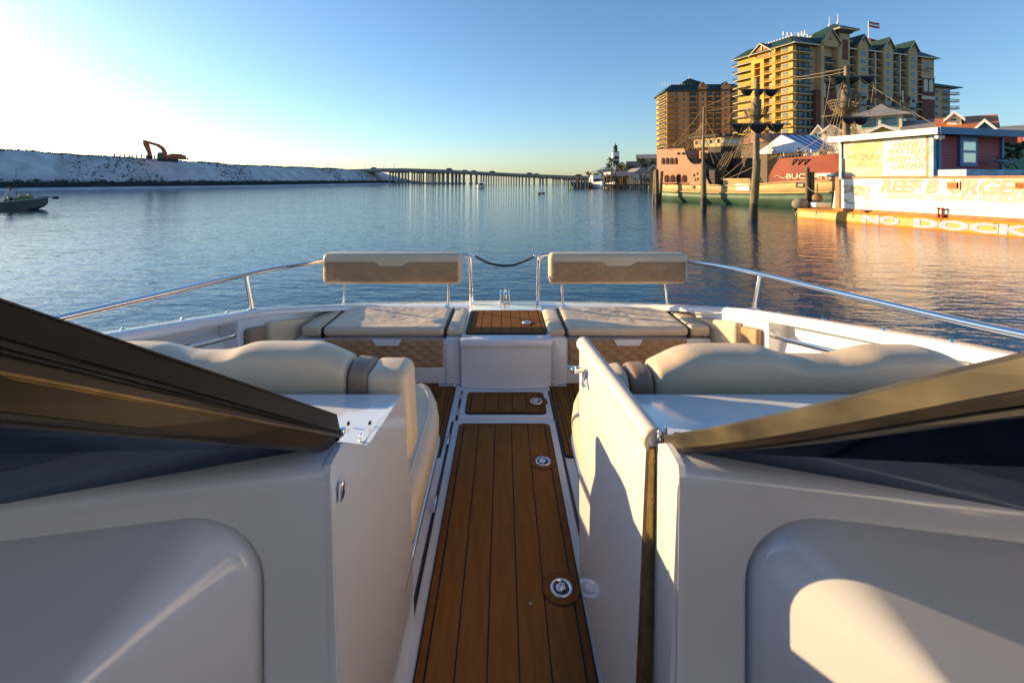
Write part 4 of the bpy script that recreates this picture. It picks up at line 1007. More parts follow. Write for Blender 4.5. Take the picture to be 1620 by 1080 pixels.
m.build('bracket', M['rail'], bt)
bp0 = bt
m = MB(); hiproof(m, TO, tu, tn, s0-.2, s1+.2, -5.7, 2.0, zt3+2.7, 3.3, 2.4); m.build('roof', M['roof'], bt)
m = MB(); m.obox(TO, tu, tn, s0-2.6, s1+2.6, -8.1, 4.4, zt3+2.1, zt3+2.4); m.build('eave', M['trim'], bt)
for q in (-3.6, -.2):
    m = MB(); c = TO+tu*((s0+s1)/2)+tn*q+V(0, 0, zt3+5.5); m.lathe(c, [(.45, 0), (.3, .8), (.14, 1.2), (.1, 3.6), (.01, 4.2)], 8); m.build('finial', M['white'], bt)
# main roofs
m = MB(); hiproof(m, TO, tu, tn, .0, SW, -22, .4, TZ+.02, 4.0, 1.6, inset=5.2); m.build('roof', M['roof'], tow)
m = MB(); hiproof(m, lO, lu, ln, .4, LW-.4, -9, .3, TZ+.0, 3.4, 1.7, inset=4.2); m.build('flank_roof', M['roof'], tow)
m = MB(); m.obox(TO, tu, tn, -1.7, SW+1.7, 1.9, 2.1, TZ-.5, TZ-.02); m.obox(lO, lu, ln, -1.4, LW+1.6, 1.8, 2.0, TZ-.48, TZ-.01); m.build('eave', M['trim'], tow)
m = MB()
for k in range(15):
    c = lO+lu*(LW*.35+k*1.25)-ln*4.2+V(0, 0, TZ+3.0); m.box(c+V(-.16, -.16, 0), c+V(.16, .16, 1.7))
a = lO+lu*(LW*.35)-ln*4.2+V(0, 0, TZ+3.9); b = lO+lu*(LW*.35+18)-ln*4.2+V(0, 0, TZ+3.9); m.tube([a, b], .08, 4)
for k in range(7):
    c = TO+tu*(1+k*2)-tn*5+V(0, 0, TZ+4.2); m.box(c+V(-.16, -.16, 0), c+V(.16, .16, 1.7))
m.build('roof_railing', M['white'], tow)
# flank: gable, arch frame and balconies wrapping the far corner
LS = lambda px: s_at(lO, lu, px)
a0, a1 = LS(1193), LS(1213)
m = MB(); m.obox(lO, lu, ln, a0+1.2, LS(1225), .12, .2, 0, TZ-1.2); m.build('recess_wall', M['ochre'], tow)
m = MB(); m.obox(lO, lu, ln, a0, a0+1.5, .1, 1.6, 0, TZ-2.6); m.obox(lO, lu, ln, a1-1.5, a1, .1, 1.6, 0, TZ-2.6); m.obox(lO, lu, ln, a0, a1, .1, 1.62, TZ-4.2, TZ-2.6); m.build('tall_arch', M['yellow'], tow)
gable(tow, lO, lu, ln, LS(1192), LS(1224), TZ-.2, 3.4, 1.4, 'ochre', 6, win=False)
m = MB(); c = (LS(1192)+LS(1224))/2; m.lathe(lO+lu*c+ln*1.42+V(0, 0, TZ+1.2), [(.01, 0), (.9, .02)], 12, 'x'); m.build('roundel', M['trim'], tow)
for k, z in enumerate(floors[:12]):
    balcony(tow, lO, lu, ln, -1.2, a0, z, 1.5, curve=.9, o=.1)
for z in floors[:12]:
    m = MB(); m.obox(lO, lu, ln, .2, LW+.2, .1, 1.7, z-.22, z); m.obox(TO, tu, tn, -.4, FS(1259), -.1, 1.36, z-.22, z); m.build('terrace', M['yellow'], tow)
m = MB()
for z in floors[:12]:
    for zz in (.1, .5, .98): m.obox(lO, lu, ln, a1, LW, 1.55, 1.62, z+zz, z+zz+.06)
    for k in range(26): s = lerp(a1, LW, k/25); m.obox(lO, lu, ln, s-.03, s+.03, 1.56, 1.61, z, z+1)
m.build('railing', M['yellow'], tow)
for z in floors[:12]:
    for p0, p1 in ((1238, 1248), (1218, 1224)):
        window(tow, lO, lu, ln, LS(p0), LS(p1), z+.2, z+2.2, .14, fr='trim')
m = MB()
for z in floors[:12]: m.obox(lO, lu, ln, LS(1226), LS(1231), .1, 1.5, z, z+2.85)
m.build('party_wall', M['yellow'], tow)
# end block with arched window and brick base
s0, s1 = FS(1454), FS(1474)
m = MB(); m.obox(TO, tu, tn, s0, s1, -.2, .8, z_at(TO, tu, 1464, 123), TZ-.1); eb = m.build('end_block', M['stucco'], tow)
m = MB(); m.obox(TO, tu, tn, s0-.1, s1+.1, -.2, .95, 0, z_at(TO, tu, 1464, 123)); m.build('end_base', M['brick'], tow)
m = MB(); m.obox(TO, tu, tn, s0-.25, s1+.25, .9, 1.1, z_at(TO, tu, 1464, 158), z_at(TO, tu, 1464, 153)); m.obox(TO, tu, tn, s0-.25, s1+.25, .8, 1.1, z_at(TO, tu, 1464, 124.5), z_at(TO, tu, 1464, 123)); m.build('band', M['trim'], tow)
def archshape(m, O, u, n, c, w_, z0, z1, o0, o1):
    pts = [(c-w_, z0)]+[(c-w_*cos(pi*k/8), z1+w_*sin(pi*k/8)) for k in range(9)]+[(c+w_, z0)]
    m.prism([O+u*s+n*o0+V(0, 0, z) for s, z in pts], n*(o1-o0))
m = MB(); m.mi = 0; archshape(m, TO, tu, tn, (s0+s1)/2-.3, 1.45, z_at(TO, tu, 1464, 110), z_at(TO, tu, 1464, 103), .8, .9)
m.mi = 1; archshape(m, TO, tu, tn, (s0+s1)/2-.3, 1.15, z_at(TO, tu, 1464, 109), z_at(TO, tu, 1464, 103), .9, .95); m.build('window', [M['trim'], M['glass']], tow)
m = MB()
for dx in (-1.6, 1.6): archshape(m, TO, tu, tn, (s0+s1)/2+dx, 1.2, z_at(TO, tu, 1464, 146), z_at(TO, tu, 1464, 131), .95, 1.1)
m.build('blind_arch', M['trim'], tow)
balcony(tow, TO, tu, tn, (s0+s1)/2-1.9, (s0+s1)/2+1.6, z_at(TO, tu, 1464, 113), 1.0, .95, .8)
# projecting brick terrace half way down
zb = z_at(TO, tu, 1380, 152)
m = MB(); m.obox(TO, tu, tn, FS(1283), FS(1318), 0, 2.0, 0, zb+.2); m.obox(TO, tu, tn, FS(1338), FS(1446), 0, 2.0, zb-1.1, zb+.2); m.build('brick_terrace', M['brick'], tow)
for px in (1296, 1316, 1354, 1363, 1393, 1401, 1419, 1432, 1440):
    m = MB(); s = FS(px); m.obox(TO, tu, tn, s-.35, s+.35, 1.5, 2.2, zb-2.2, zb+2.2)
    m.obox(TO, tu, tn, s-.5, s+.5, 1.4, 2.3, zb+2.2, zb+2.5); m.build('terrace_pillar', M['trim'], tow)
# dormers and cupola with flag
for px in (1370, 1409):
    s = FS(px); m = MB(); m.obox(TO, tu, tn, s-1.2, s+1.2, -5, -.9, TZ+.5, TZ+3.3); d = m.build('dormer', M['trim'], tow); gable(d, TO, tu, tn, s-1.2, s+1.2, TZ+3.3, .9, -.9, 'trim', 5, False); window(d, TO, tu, tn, s-.6, s+.6, TZ+1.4, TZ+3, -.9)
s = s_at(TO, tu, 1374, -14, tn); m = MB(); zc = TZ+3.5
m.obox(TO, tu, tn, s-6, s+6, -20, -10, TZ+3.4, TZ+6.2); m.obox(TO, tu, tn, s-2.0, s+2.0, -16, -12, TZ+6.2, TZ+9.6); cu = m.build('cupola', M['trim'], tow)
m = MB(); hiproof(m, TO, tu, tn, s-2, s+2, -16, -12, TZ+9.6, 1.8, .7); m.build('roof', M['brick'], cu)
c = TO+tu*s-tn*14+V(0, 0, TZ+11.2); m = MB(); m.tube([c, c+V(0, 0, 7.5)], .12, 6); m.build('flagpole', M['white'], tow)
m = MB()
for i, mi in ((0, 0), (1, 1), (2, 0)):
    m.mi = mi; m.grid(lambda a, b: c+V(.1+a*4.6, .3*sin(a*6), 7.4-2.4*(i+b)/3-.9*a+.15*sin(a*7)), 8, 1)
m.build('flag', [mk('flag_red', (.5, .05, .05), .8), M['white']], tow)
# ---- annex to the right of the tower
AO, au, an = frame((TO+tu*SW+V(1.0, 5, 0))[:2], (.97, .24)); AW = s_at(AO, au, 1503); AZ = z_at(AO, au, 1480, 137)
anx = thing('hotel_annex', AO, 'lower hotel wing with green roof and stepped balconies behind the orange roofed house', 'hotel')
m = MB(); m.obox(AO, au, an, -1, AW, -16, 0, 0, AZ); m.build('wall', M['stucco'], anx)
m = MB(); hiproof(m, AO, au, an, -1, AW+3.2, -16, .2, AZ, 4.0, 1.6); m.build('roof', M['roof'], anx)
for k in range(7):
    z = AZ-3.2-3.1*k; balcony(anx, AO, au, an, 0, AW*.42, z, 1.3); balcony(anx, AO, au, an, AW*.72, AW+3.0, z, 1.6); window(anx, AO, au, an, AW*.46, AW*.46+2.0, z+.4, z+2.2)
m = MB()
for k in range(7): z = AZ-3.2-3.1*k; m.obox(AO, au, an, .2, AW*.4, .02, .08, z, z+2.3); m.obox(AO, au, an, AW*.74, AW-.3, .02, .08, z, z+2.3)
m.build('loggia', M['glass'], anx)
s = AW*.22; m = MB(); m.obox(AO, au, an, s-1.1, s+1.1, -4, -.8, AZ+.4, AZ+3.0); m.build('dormer', M['trim'], anx)
# ---- west wing, lower condo building to the left of the tower
WO, wu, wn = frame((88.6, 250), (1, -.05)); WW = s_at(WO, wu, 1178); WZ = z_at(WO, wu, 1100, 144)
ww = thing('condo_block', WO, 'lower brown condominium block with green roof between the pirate ship stern and the tall hotel', 'apartment building')
M['tan'] = mk('tan_stucco', (.42, .25, .11), .85, var=.15, vscale=.1)
WS = lambda px: s_at(WO, wu, px)
fO, fu, fn_ = frame((WO+V(.3, 17, 0))[:2], (-.3, -17)); FW = 17.0
m = MB(); m.prism([WO, WO+wu*WW, WO+wu*WW-wn*20, fO-wn*2, fO], (0, 0, WZ)); m.build('wall', M['tan'], ww)
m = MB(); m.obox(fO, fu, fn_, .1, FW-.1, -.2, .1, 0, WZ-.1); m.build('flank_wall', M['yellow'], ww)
m = MB(); hiproof(m, WO, wu, wn, -.4, WW, -20, .3, WZ, 4.2, 1.3, inset=5); m.build('roof', M['roof'], ww)
s = WS(1099); m = MB(); m.obox(WO, wu, wn, s-4, s+4, -12, -5, WZ+3, WZ+5.6); hiproof(m, WO, wu, wn, s-4, s+4, -12, -5, WZ+5.6, 3, 1.0); m.build('roof_cap', M['roof'], ww)
m = MB(); m.lathe(WO+wu*s-wn*8.5+V(0, 0, WZ+8.3), [(.5, 0), (.3, .8), (.1, 1.1), (.05, 2.8)], 8); m.build('finial', M['white'], ww)
m = MB()
for k in range(16): c = WO+wu*(k*1.5-1)-wn*5+V(0, 0, WZ+4); m.box(c+V(-.12, -.12, 0), c+V(.12, .12, 1.5))
m.build('roof_railing', M['white'], ww)
wf = [WZ-3.0-2.95*k for k in range(11)]
for p0, p1 in ((1104, 1117), (1140, 1154)):
    m = MB(); m.obox(WO, wu, wn, WS(p0), WS(p1), -.2, 1.0, 0, WZ+2); m.build('bay', M['tan'], ww); gable(ww, WO, wu, wn, WS(p0), WS(p1), WZ+2, 2.6, 1.0, 'tan', 6, True)
    for z in wf[:10]: window(ww, WO, wu, wn, WS(lerp(p0, p1, .3)), WS(lerp(p0, p1, .7)), z+.5, z+2.1, 1.0)
for p0, p1 in ((1091, 1101), (1118, 1127), (1130, 1139), (1155, 1163)):
    m = MB()
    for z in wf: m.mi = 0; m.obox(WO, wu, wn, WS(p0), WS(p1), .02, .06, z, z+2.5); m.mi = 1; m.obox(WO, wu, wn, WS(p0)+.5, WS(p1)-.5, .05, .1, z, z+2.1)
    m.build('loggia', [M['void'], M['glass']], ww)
    for z in wf: balcony(ww, WO, wu, wn, WS(p0), WS(p1), z, 1.3)
for p0, p1 in ((1067, 1073), (1079.5, 1084)):
    for z in wf[:10]: window(ww, WO, wu, wn, WS(p0), WS(p1), z+.4, z+2.1, 0)
m = MB()
for z in wf: m.obox(fO, fu, fn_, 3.5, FW-.6, .1, .16, z+.1, z+2.2)
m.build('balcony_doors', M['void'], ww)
for z in wf: m = MB(); m.obox(WO, wu, wn, -.3, WS(1076), .02, 1.5, z-.25, z); m.build('terrace', M['tan'], ww)
for z in wf: balcony(ww, fO, fu, fn_, 3, FW, z, 1.3, curve=.5)
# ================================================================= village roofs behind the quay
def house(name, label, pts_px, Y, dep, wall, roofm, eave_y, ridge_y, cat='house', gable_front=True, ov=.4, win=(), base=None, group=None, face='wall'):
    "gabled house: x from pixels, gable toward the water when gable_front"
    x0, x1 = pts_px; A = P(x0, eave_y, Y); B = P(x1, eave_y, Y); ze = A.z; zr = P(x0, ridge_y, Y+(0 if gable_front else dep/2)).z
    t = thing(name, V((A.x+B.x)/2, Y, 0), label, cat, group)
    CX = (A.x+B.x)/2; ph = math.atan2(CX, Y)
    def bl(m, nm, mt):
        vs = []
        for x, y, z in m.v:
            x2 = (x-CX)*cos(ph); y2 = y-Y; vs.append((CX+x2*cos(ph)+y2*sin(ph), Y-x2*sin(ph)+y2*cos(ph), z))
        m.v = vs; return m.build(nm, mt, t)
    m = MB(); m.box((A.x, Y, base or .0), (B.x, Y+dep, ze))
    cx = (A.x+B.x)/2
    if gable_front: m.prism([V(A.x, Y, ze), V(B.x, Y, ze), V(cx, Y, zr)], (0, dep, 0))
    else: m.prism([V(A.x, Y, ze), V(A.x, Y+dep, ze), V(A.x, Y+dep/2, zr)], (B.x-A.x, 0, 0))
    bl(m, 'wall', wall)
    m = MB(); th = .16
    if gable_front:
        for a in (A.x, B.x):
            sg = -1 if a < cx else 1; ax = a+sg*ov; zl = ze-ov*(zr-ze)/abs(cx-a)
            m.prism([V(ax, Y-ov, zl), V(cx, Y-ov, zr), V(cx, Y-ov, zr+th), V(ax, Y-ov, zl+th)], (0, dep+2*ov, 0))
    else:
        for yy in (Y, Y+dep):
            sg = -1 if yy == Y else 1; ay = yy+sg*ov; zl = ze-ov*(zr-ze)/(dep/2)
            m.prism([V(A.x-ov, ay, zl), V(A.x-ov, Y+dep/2, zr), V(A.x-ov, Y+dep/2, zr+th), V(A.x-ov, ay, zl+th)], (B.x-A.x+2*ov, 0, 0))
    bl(m, 'roof', roofm)
    if gable_front:
        m = MB()
        for a in (A.x, B.x):
            sg = -1 if a < cx else 1; ax = a+sg*ov; zl = ze-ov*(zr-ze)/abs(cx-a)
            m.prism([V(ax, Y-ov-.05, zl-.15), V(cx, Y-ov-.05, zr-.15), V(cx, Y-ov-.05, zr+th+.02), V(ax, Y-ov-.05, zl+th+.02)], (0, .06, 0))
        bl(m, 'barge_board', M['white'])
    for (wx0, wy0, wx1, wy1) in win:
        a = P(wx0, wy0, Y); b = P(wx1, wy1, Y); m = MB(); m.mi = 0; m.box((a.x-.08, Y-.06, b.z-.08), (b.x+.08, Y+.01, a.z+.08)); m.mi = 1; m.box((a.x, Y-.08, b.z), (b.x, Y-.05, a.z)); bl(m, 'window', [M['white'], M['glass']])
    return t
M['orange_roof'] = mk('orange_metal_roof', (.55, .17, .03), .45, var=.2, vscale=1)
M['grey_roof'] = mk('grey_metal_roof', (.28, .26, .25), .5, var=.15, vscale=1)
M['red_roof'] = mk('rust_roof', (.22, .09, .05), .6, var=.3, vscale=1)
M['blue'] = mk('blue_paint', (.04, .17, .33), .5, var=.2, vscale=1.2)
M['ltblue'] = mk('pale_blue_paint', (.24, .44, .56), .55, var=.3, vscale=2)
M['redclap'] = mk('red_clapboard', (.34, .045, .05), .6, var=.12, vscale=2)
M['greenw'] = mk('green_wall', (.09, .19, .11), .7)
M['yelw'] = mk('yellow_wall', (.62, .42, .06), .7)
M['cream'] = mk('cream_boards', (.60, .55, .42), .7, var=.1, vscale=2)
M['teal'] = mk('teal_paint', (.16, .42, .40), .6)
# lantern building with windows under a pyramid roof
ln_ = thing('lantern_building', P(1420, 215, 62), 'cream lantern room with teal windows under a grey pyramid roof', 'building')
c = P(1421, 200, 62); a = 3.1; lO2, lu2, ln2 = frame((c.x-2.3, c.y-2.3), (.80, .60)); 
zt4 = P(1421, 184, 60).z; zb4 = P(1421, 203, 60).z; wl_ = 4.4
nO = V(P(1427, 200, 58).x, 58, 0); e1 = V(-.72, .69, 0); e2 = V(.72, .69, 0)
L1 = 4.6; L2 = 3.9
m = MB(); m.prism([nO, nO+e2*L2, nO+e2*L2+e1*L1, nO+e1*L1], (0, 0, zt4)); m.build('wall', M['cream'], ln_)
m = MB(); o = .9; cc = nO+(e1*L1+e2*L2)/2
base = [nO-(e1+e2)*o, nO+e2*(L2+o)-e1*o, nO+e2*(L2+o)+e1*(L1+o), nO+e1*(L1+o)-e2*o]
m.loft([[p+V(0, 0, zt4-.1) for p in base], [p+V(0, 0, zt4+.05) for p in base], [cc+(p-cc)*.30+V(0, 0, zt4+1.0) for p in base], [cc+(p-cc)*.01+V(0, 0, zt4+1.75) for p in base]], smooth=False); m.build('roof', M['grey_roof'], ln_)
for (e, L, sg) in ((e1, L1, 1), (e2, L2, 1)):
    other = e2 if e is e1 else e1
    for k in range(2):
        s0 = L*(.10+.44*k); s1 = L*(.46+.44*k); m = MB(); m.mi = 0
        q = lambda s, d, z: nO+e*s-other*d+V(0, 0, z)
        m.hexa([q(s0, 0, zt4-1.55), q(s1, 0, zt4-1.55), q(s1, .06, zt4-1.55), q(s0, .06, zt4-1.55), q(s0, 0, zt4-.25), q(s1, 0, zt4-.25), q(s1, .06, zt4-.25), q(s0, .06, zt4-.25)])
        m.mi = 1; s0 += .12; s1 -= .12
        m.hexa([q(s0, .05, zt4-1.4), q(s1, .05, zt4-1.4), q(s1, .1, zt4-1.4), q(s0, .1, zt4-1.4), q(s0, .05, zt4-.35), q(s1, .05, zt4-.35), q(s1, .1, zt4-.35), q(s0, .1, zt4-.35)])
        m.build('window', [M['teal'], M['glass']], ln_)
house('gabled_house', 'yellow gabled shopfront with rust roof below the lantern room', (1362, 1430), 54, 9, M['yelw'], M['red_roof'], 213, 199)
house('gabled_house', 'grey roofed shed between the lantern room and the orange roof', (1428, 1490), 56, 6, M['cream'], M['grey_roof'], 206, 193, gable_front=False)
house('gabled_house', 'blue house under a bright orange metal roof', (1480, 1574), 50, 9, M['blue'], M['orange_roof'], 204, 189, gable_front=False)
house('gabled_house', 'small blue gable end beside the orange roof', (1541, 1574), 47.5, 3, M['blue'], M['grey_roof'], 205, 191)
house('gabled_house', 'distant grey roofed shed behind the blue restaurant roof edge', (1574, 1640), 60, 6, M['cream'], M['grey_roof'], 211, 202, gable_front=False)
house('roof_cupola', 'small cream cupola with dark window riding the orange roof', (1498, 1521), 51.5, 3.6, M['cream'], M['white'], 187, 178, 'cupola', win=((1504, 188, 1513, 191),), base=P(0, 205, 51.5).z)
# chimney drum on the orange roof
m = MB(); c = P(1555, 188, 54); m.lathe(c+V(0, 0, -1.6), [(.5, 0), (.5, 1.5), (.62, 1.5), (.62, 1.7), (.1, 1.8)], 12); tag(m.build('roof_vent', M['dark']), 'round dark roof vent at the end of the orange ridge', 'vent')
for (a, b, e, r, Y, lab, wm, rm) in ((1337, 1362, 212, 199, 66, 'small cream dormer house just left of the yellow gable', 'cream', 'red_roof'), (1300, 1330, 208, 197, 70, 'pale two window house behind the second mast', 'white', 'white'), (1284, 1304, 211, 199, 72, 'pale gabled house behind the bow tent', 'cream', 'grey_roof')):
    house('gabled_house', lab, (a, b), Y, 6, M[wm], M[rm], e, r, win=((a+5, e, a+9, e+6), (b-9, e, b-5, e+6)))
m = MB(); A = P(1225, 222, 74); B = P(1360, 222, 74)
hq = thing('market_hall', V(A.x, 76, 0), 'long rust roofed market hall seen behind the striped tent', 'building')
m.box((A.x, 76, 0), (B.x, 84, P(0, 224, 76).z)); m.build('wall', M['void'], hq); m = MB(); z0 = P(0, 224, 76).z; m.prism([V(A.x-.5, 75.5, z0), V(A.x-.5, 80, z0+1.8), V(A.x-.5, 84.5, z0)], (B.x-A.x+1, 0, 0)); m.build('roof', M['red_roof'], hq)
# land the village and hotels stand on
m = MB(); m.prism([V(24, 60, -1), V(33, 43.5, -1), V(60, 30, -1), V(400, 20, -1), V(700, 700, -1), V(160, 330, -1), V(60, 200, -1), V(40, 120, -1)], (0, 0, 1.8)); tag(m.build('quay', M['concrete']), 'harbour quay under the village', None, kind='structure')
# ================================================================= pirate ship
M['salmon'] = mk('salmon_boards', (.44, .18, .10), .7, var=.3, vscale=.55, bump=.3, bscale=4, bdist=.02, var2=(.36, .21, .13))
M['shipred'] = mk('red_boards', (.28, .05, .022), .65, var=.2, vscale=.8)
M['wale'] = mk('yellow_wale', (.56, .41, .19), .65, var=.15, vscale=.8)
M['shipgreen'] = mk('green_hull', (.06, .135, .075), .5, var=.4, vscale=.5, bump=.2, bscale=1.5, bdist=.05)
M['shipdark'] = mk('dark_deckhouse', (.035, .025, .02), .7, var=.4, vscale=1)
M['mast'] = mk('mast_wood', (.16, .12, .075), .6, var=.3, vscale=2)
M['sail'] = mk('black_sail', (.012, .012, .013), .85, bump=.6, bscale=3, bdist=.08)
M['rope'] = mk('rope', (.38, .28, .15), .9)
SO = V(17.35, 51, 0); su = V(.49, -.8717, 0); sn = V(-.8717, -.49, 0)
ship = thing('pirate_ship', SO+su*12, 'wooden pirate ship with salmon stern castle, red bow and green hull', 'ship')
def SP(s, o, z): return SO+su*s+sn*o+V(0, 0, z)
def ss(px, o=0): 
    k = (px-VX)/F; O = SO+sn*o; return (k*O.y-O.x)/(su.x-k*su.y)
def sz(px, py, o=0): return H-(py-VY)/F*(SO+sn*o+su*ss(px, o)).y
def spx(px, py, o=0): return SP(ss(px, o), o, sz(px, py, o))
BEAM = 7.0
def hw(s):      # outward offset of the near side
    return -BEAM/2*(1-sqrt(max(0, 1-(max(0, s-15)/11.5)**2)))-.5*smooth(-s, -1.2, .2)
def zw1(s): return interp(s, [(-.6, 1.12), (6, 1.05), (12, 1.15), (26, 1.75)])
def zw2(s): return interp(s, [(-.6, 1.95), (6, 1.85), (9, 1.75), (13, 2.1), (26, 2.7)])
st = [-.6, 0, 1, 3, 5, 7, 9, 11, 13, 15, 16.5, 18, 20, 22, 24, 25.5, 26.4]
def ringz(f, lo, inset_lo=.0):
    R = []
    for s in st:
        a = hw(s); b = -BEAM-hw(s); z0 = lo(s); z1 = f(s)
        R.append([SP(s, a-inset_lo, z0), SP(s, a, lerp(z0, z1, .6)), SP(s, a, z1), SP(s, b, z1), SP(s, b, lerp(z0, z1, .6)), SP(s, b+inset_lo, z0)])
    return R
m = MB(); m.loft(ringz(zw1, lambda s: -.3, .45)); m.build('hull', M['shipgreen'], ship)
m = MB(); m.loft(ringz(zw2, zw1)); wale = m.build('wale', M['wale'], ship)
m = MB(); m.tube([SP(s, hw(s)+.04, zw1(s)) for s in st], .07, 5); m.tube([SP(s, hw(s)+.05, zw2(s)) for s in st], .06, 5); m.build('rubbing_strake', M['wale'], ship)
for px, py in ((1097, 296), (1147, 296), (1112, 298)):
    c = spx(px, py, .03); m = MB(); m.obox(c-V(0, 0, c.z), su, sn, -.13, .13, 0, .06, c.z-.14, c.z+.14); m.build('port', M['dark'], ship)
m = MB(); c = spx(1268, 293, .0); c = SP(ss(1268), hw(ss(1268))+.03, sz(1268, 293)); m.obox(V(c.x, c.y, 0), su, sn, -.42, .42, 0, .06, c.z-.2, c.z+.2); m.build('gun_port', M['dark'], ship)
m = MB(); m.obox(V(c.x, c.y, 0), su, sn, -.2, .2, .05, .12, c.z-.1, c.z+.1); m.build('gun_port_light', M['wale'], ship)
# stern castle: silhouette panels both sides + transom + decks
sil = [(-.5, 1.95), (-.5, 5.75), (ss(1083), sz(1083, 234.5)), (ss(1085), sz(1085, 242)), (ss(1089), sz(1089, 252)), (ss(1094), sz(1094, 258)), (ss(1099), sz(1099, 260)), (ss(1114), sz(1114, 259)), (ss(1116), sz(1116, 279)), (ss(1120), sz(1120, 287)), (ss(1122), 1.85)]
for o in (.02, -BEAM+.0):
    m = MB(); m.prism([SP(s, o-(.0), z) for s, z in sil], -sn*.18); m.build('castle_side', M['salmon'], ship)
m = MB(); m.obox(SO, su, sn, -.5, -.3, -BEAM+.2, -.16, 1.95, 5.7); m.build('transom', M['salmon'], ship)
m = MB(); m.obox(SO, su, sn, -.3, 3.0, -BEAM+.2, -.18, 4.4, 4.6); m.obox(SO, su, sn, 3.0, 6.6, -BEAM+.2, -.18, 1.9, 3.3); m.build('quarterdeck', M['shipdark'], ship)
m = MB(); m.tube([SP(s, .0, z+.04) for s, z in sil[1:-2]], .07, 5); m.build('cap_rail', M['shipdark'], ship)
M['bf'] = mk('brown_frame', (.16, .06, .03), .8); M['pitch'] = mk('dark_pane', (.012, .01, .01), .9, spec=.1)
def archwin(px0, px1, py0, py1, arch=True):
    s0, s1 = ss(px0), ss(px1); z1, z0 = sz((px0+px1)/2, py0), sz((px0+px1)/2, py1); c = (s0+s1)/2; w_ = (s1-s0)/2
    m = MB(); m.mi = 0; archshape(m, SO, su, sn, c, w_, z0, z1-w_, .02, .07)
    m.mi = 1; archshape(m, SO, su, sn, c, w_*.8, z0+.06, z1-w_, .07, .09)
    m.mi = 0
    m.obox(SO, su, sn, c-.025, c+.025, .09, .11, z0, z1-.05)
    for t in (.33, .62): m.obox(SO, su, sn, c-w_*.8, c+w_*.8, .09, .11, lerp(z0, z1, t)-.02, lerp(z0, z1, t)+.02)
    m.build('window', [M['bf'], M['pitch']], ship)
for k in range(4): archwin(1047+6.7*k, 1052+6.7*k, 249.5, 260)
for k in range(4): archwin(1051.5+9.3*k, 1059+9.3*k, 276.5, 288.5)
m = MB(); m.obox(SO, su, sn, ss(1044.5), ss(1091), .02, .14, sz(1068, 291)-.05, sz(1068, 291)+.08); m.build('sill', M['bf'], ship)
m = MB(); 
for k in range(3):
    a = spx(1056+3*k, 237.5, .06); m.tube([a, a+V(.25, -.1, .05), a+V(.15, -.1, -.45)], .035, 5)
m.build('fitting', M['dark'], ship)
m = MB()
for px in (1073, 1081): c = spx(px, 243, .03); m.ico(c, .22, 1, 0, (1, 1, .6))
m.build('hawse', M['dark'], ship)
m = MB()
for (x, y) in ((1098, 277), (1103, 275), (1100, 284), (1104, 283)): m.ico(spx(x, y, .04), .16, 1, .2, (1, .3, 1))
m.build('carved_ornament', mk('tan_carving', (.55, .33, .14), .7), ship)
# wheelhouse
m = MB(); a = ss(1098, -2); b = ss(1147, -2); zt5 = sz(1120, 218, -2); zm = sz(1120, 233, -2)
m.obox(SO, su, sn, a+1.7, b-.2, -5.0, -2, 2, zm); wh = m.build('deckhouse', M['shipdark'], ship)
m = MB(); m.obox(SO, su, sn, a, b, -5.0, -1.95, zm, zm+.35); m.obox(SO, su, sn, a, b, -5.0, -1.95, zt5-.25, zt5); 
for k in range(5):
    s = lerp(a+.0, b-.2, k/4); m.obox(SO, su, sn, s, s+.2, -2.1, -1.95, zm, zt5); m.obox(SO, su, sn, s, s+.2, -5, -4.85, zm, zt5)
for k in range(3): q = -2.1-1.3*k; m.obox(SO, su, sn, a-.02, a+.12, q-.15, q, zm, zt5)
m.build('wheelhouse', M['wale'], wh)
m = MB(); m.obox(SO, su, sn, a+.1, b-.1, -4.8, -2.1, zm+.3, zt5-.2); m.build('wheelhouse_glass', mk('pale_glass', (.35, .36, .33), .15, var=.4, vscale=1.2), wh)
m = MB(); m.obox(SO, su, sn, a-.4, b+.3, -5.3, -1.6, zt5, zt5+.22); m.obox(SO, su, sn, a+1, a+2, -4, -3, zt5+.2, zt5+.45); m.build('wheelhouse_roof', M['shipdark'], wh)
# stairs / bulwark pieces between castles, midship rail
m = MB(); m.prism([SP(3.2, -.3, 4.6), SP(3.4, -.3, 4.6), SP(6.2, -.3, 3.2), SP(6.0, -.3, 2.9)], -sn*1.2); m.prism([SP(3.2, -3.3, 5.6), SP(3.4, -3.3, 5.6), SP(6.9, -3.3, 3.9), SP(6.9, -3.3, 3.5)], -sn*.4); m.build('stair', M['mast'], ship)
m = MB(); zr = 2.35
a, b = ss(1144), ss(1186)
m.obox(SO, su, sn, a, b, -.15, 0, zr, zr+.1); m.obox(SO, su, sn, a, b, -.12, -.04, 1.8, 1.9)
for k in range(30): s = lerp(a, b, k/29); m.obox(SO, su, sn, s-.03, s+.03, -.11, -.05, 1.8, zr)
m.build('midship_rail', M['wale'], ship)
m = MB(); m.obox(SO, su, sn, ss(1165), ss(1186), -.1, .06, 1.35, 1.95); m.build('boarding_hatch', M['white'], ship)
m = MB(); m.obox(SO, su, sn, ss(1158, -3), ss(1178, -3), -5, -3, 2, sz(1168, 250, -3)); m.obox(SO, su, sn, ss(1120, -5), ss(1170, -5), -6.8, -5, 1.8, sz(1140, 262, -5)); m.build('deck_cabin', M['shipdark'], ship)
m = MB(); z = sz(1150, 236, -3.5); m.obox(SO, su, sn, ss(1150, -3.5), ss(1166, -3.5), -5, -3.5, z, z+.1); 
for s in (ss(1150, -3.5), ss(1166, -3.5)): m.obox(SO, su, sn, s, s+.08, -3.6, -3.5, 2, z)
m.build('awning_frame', M['wale'], ship)
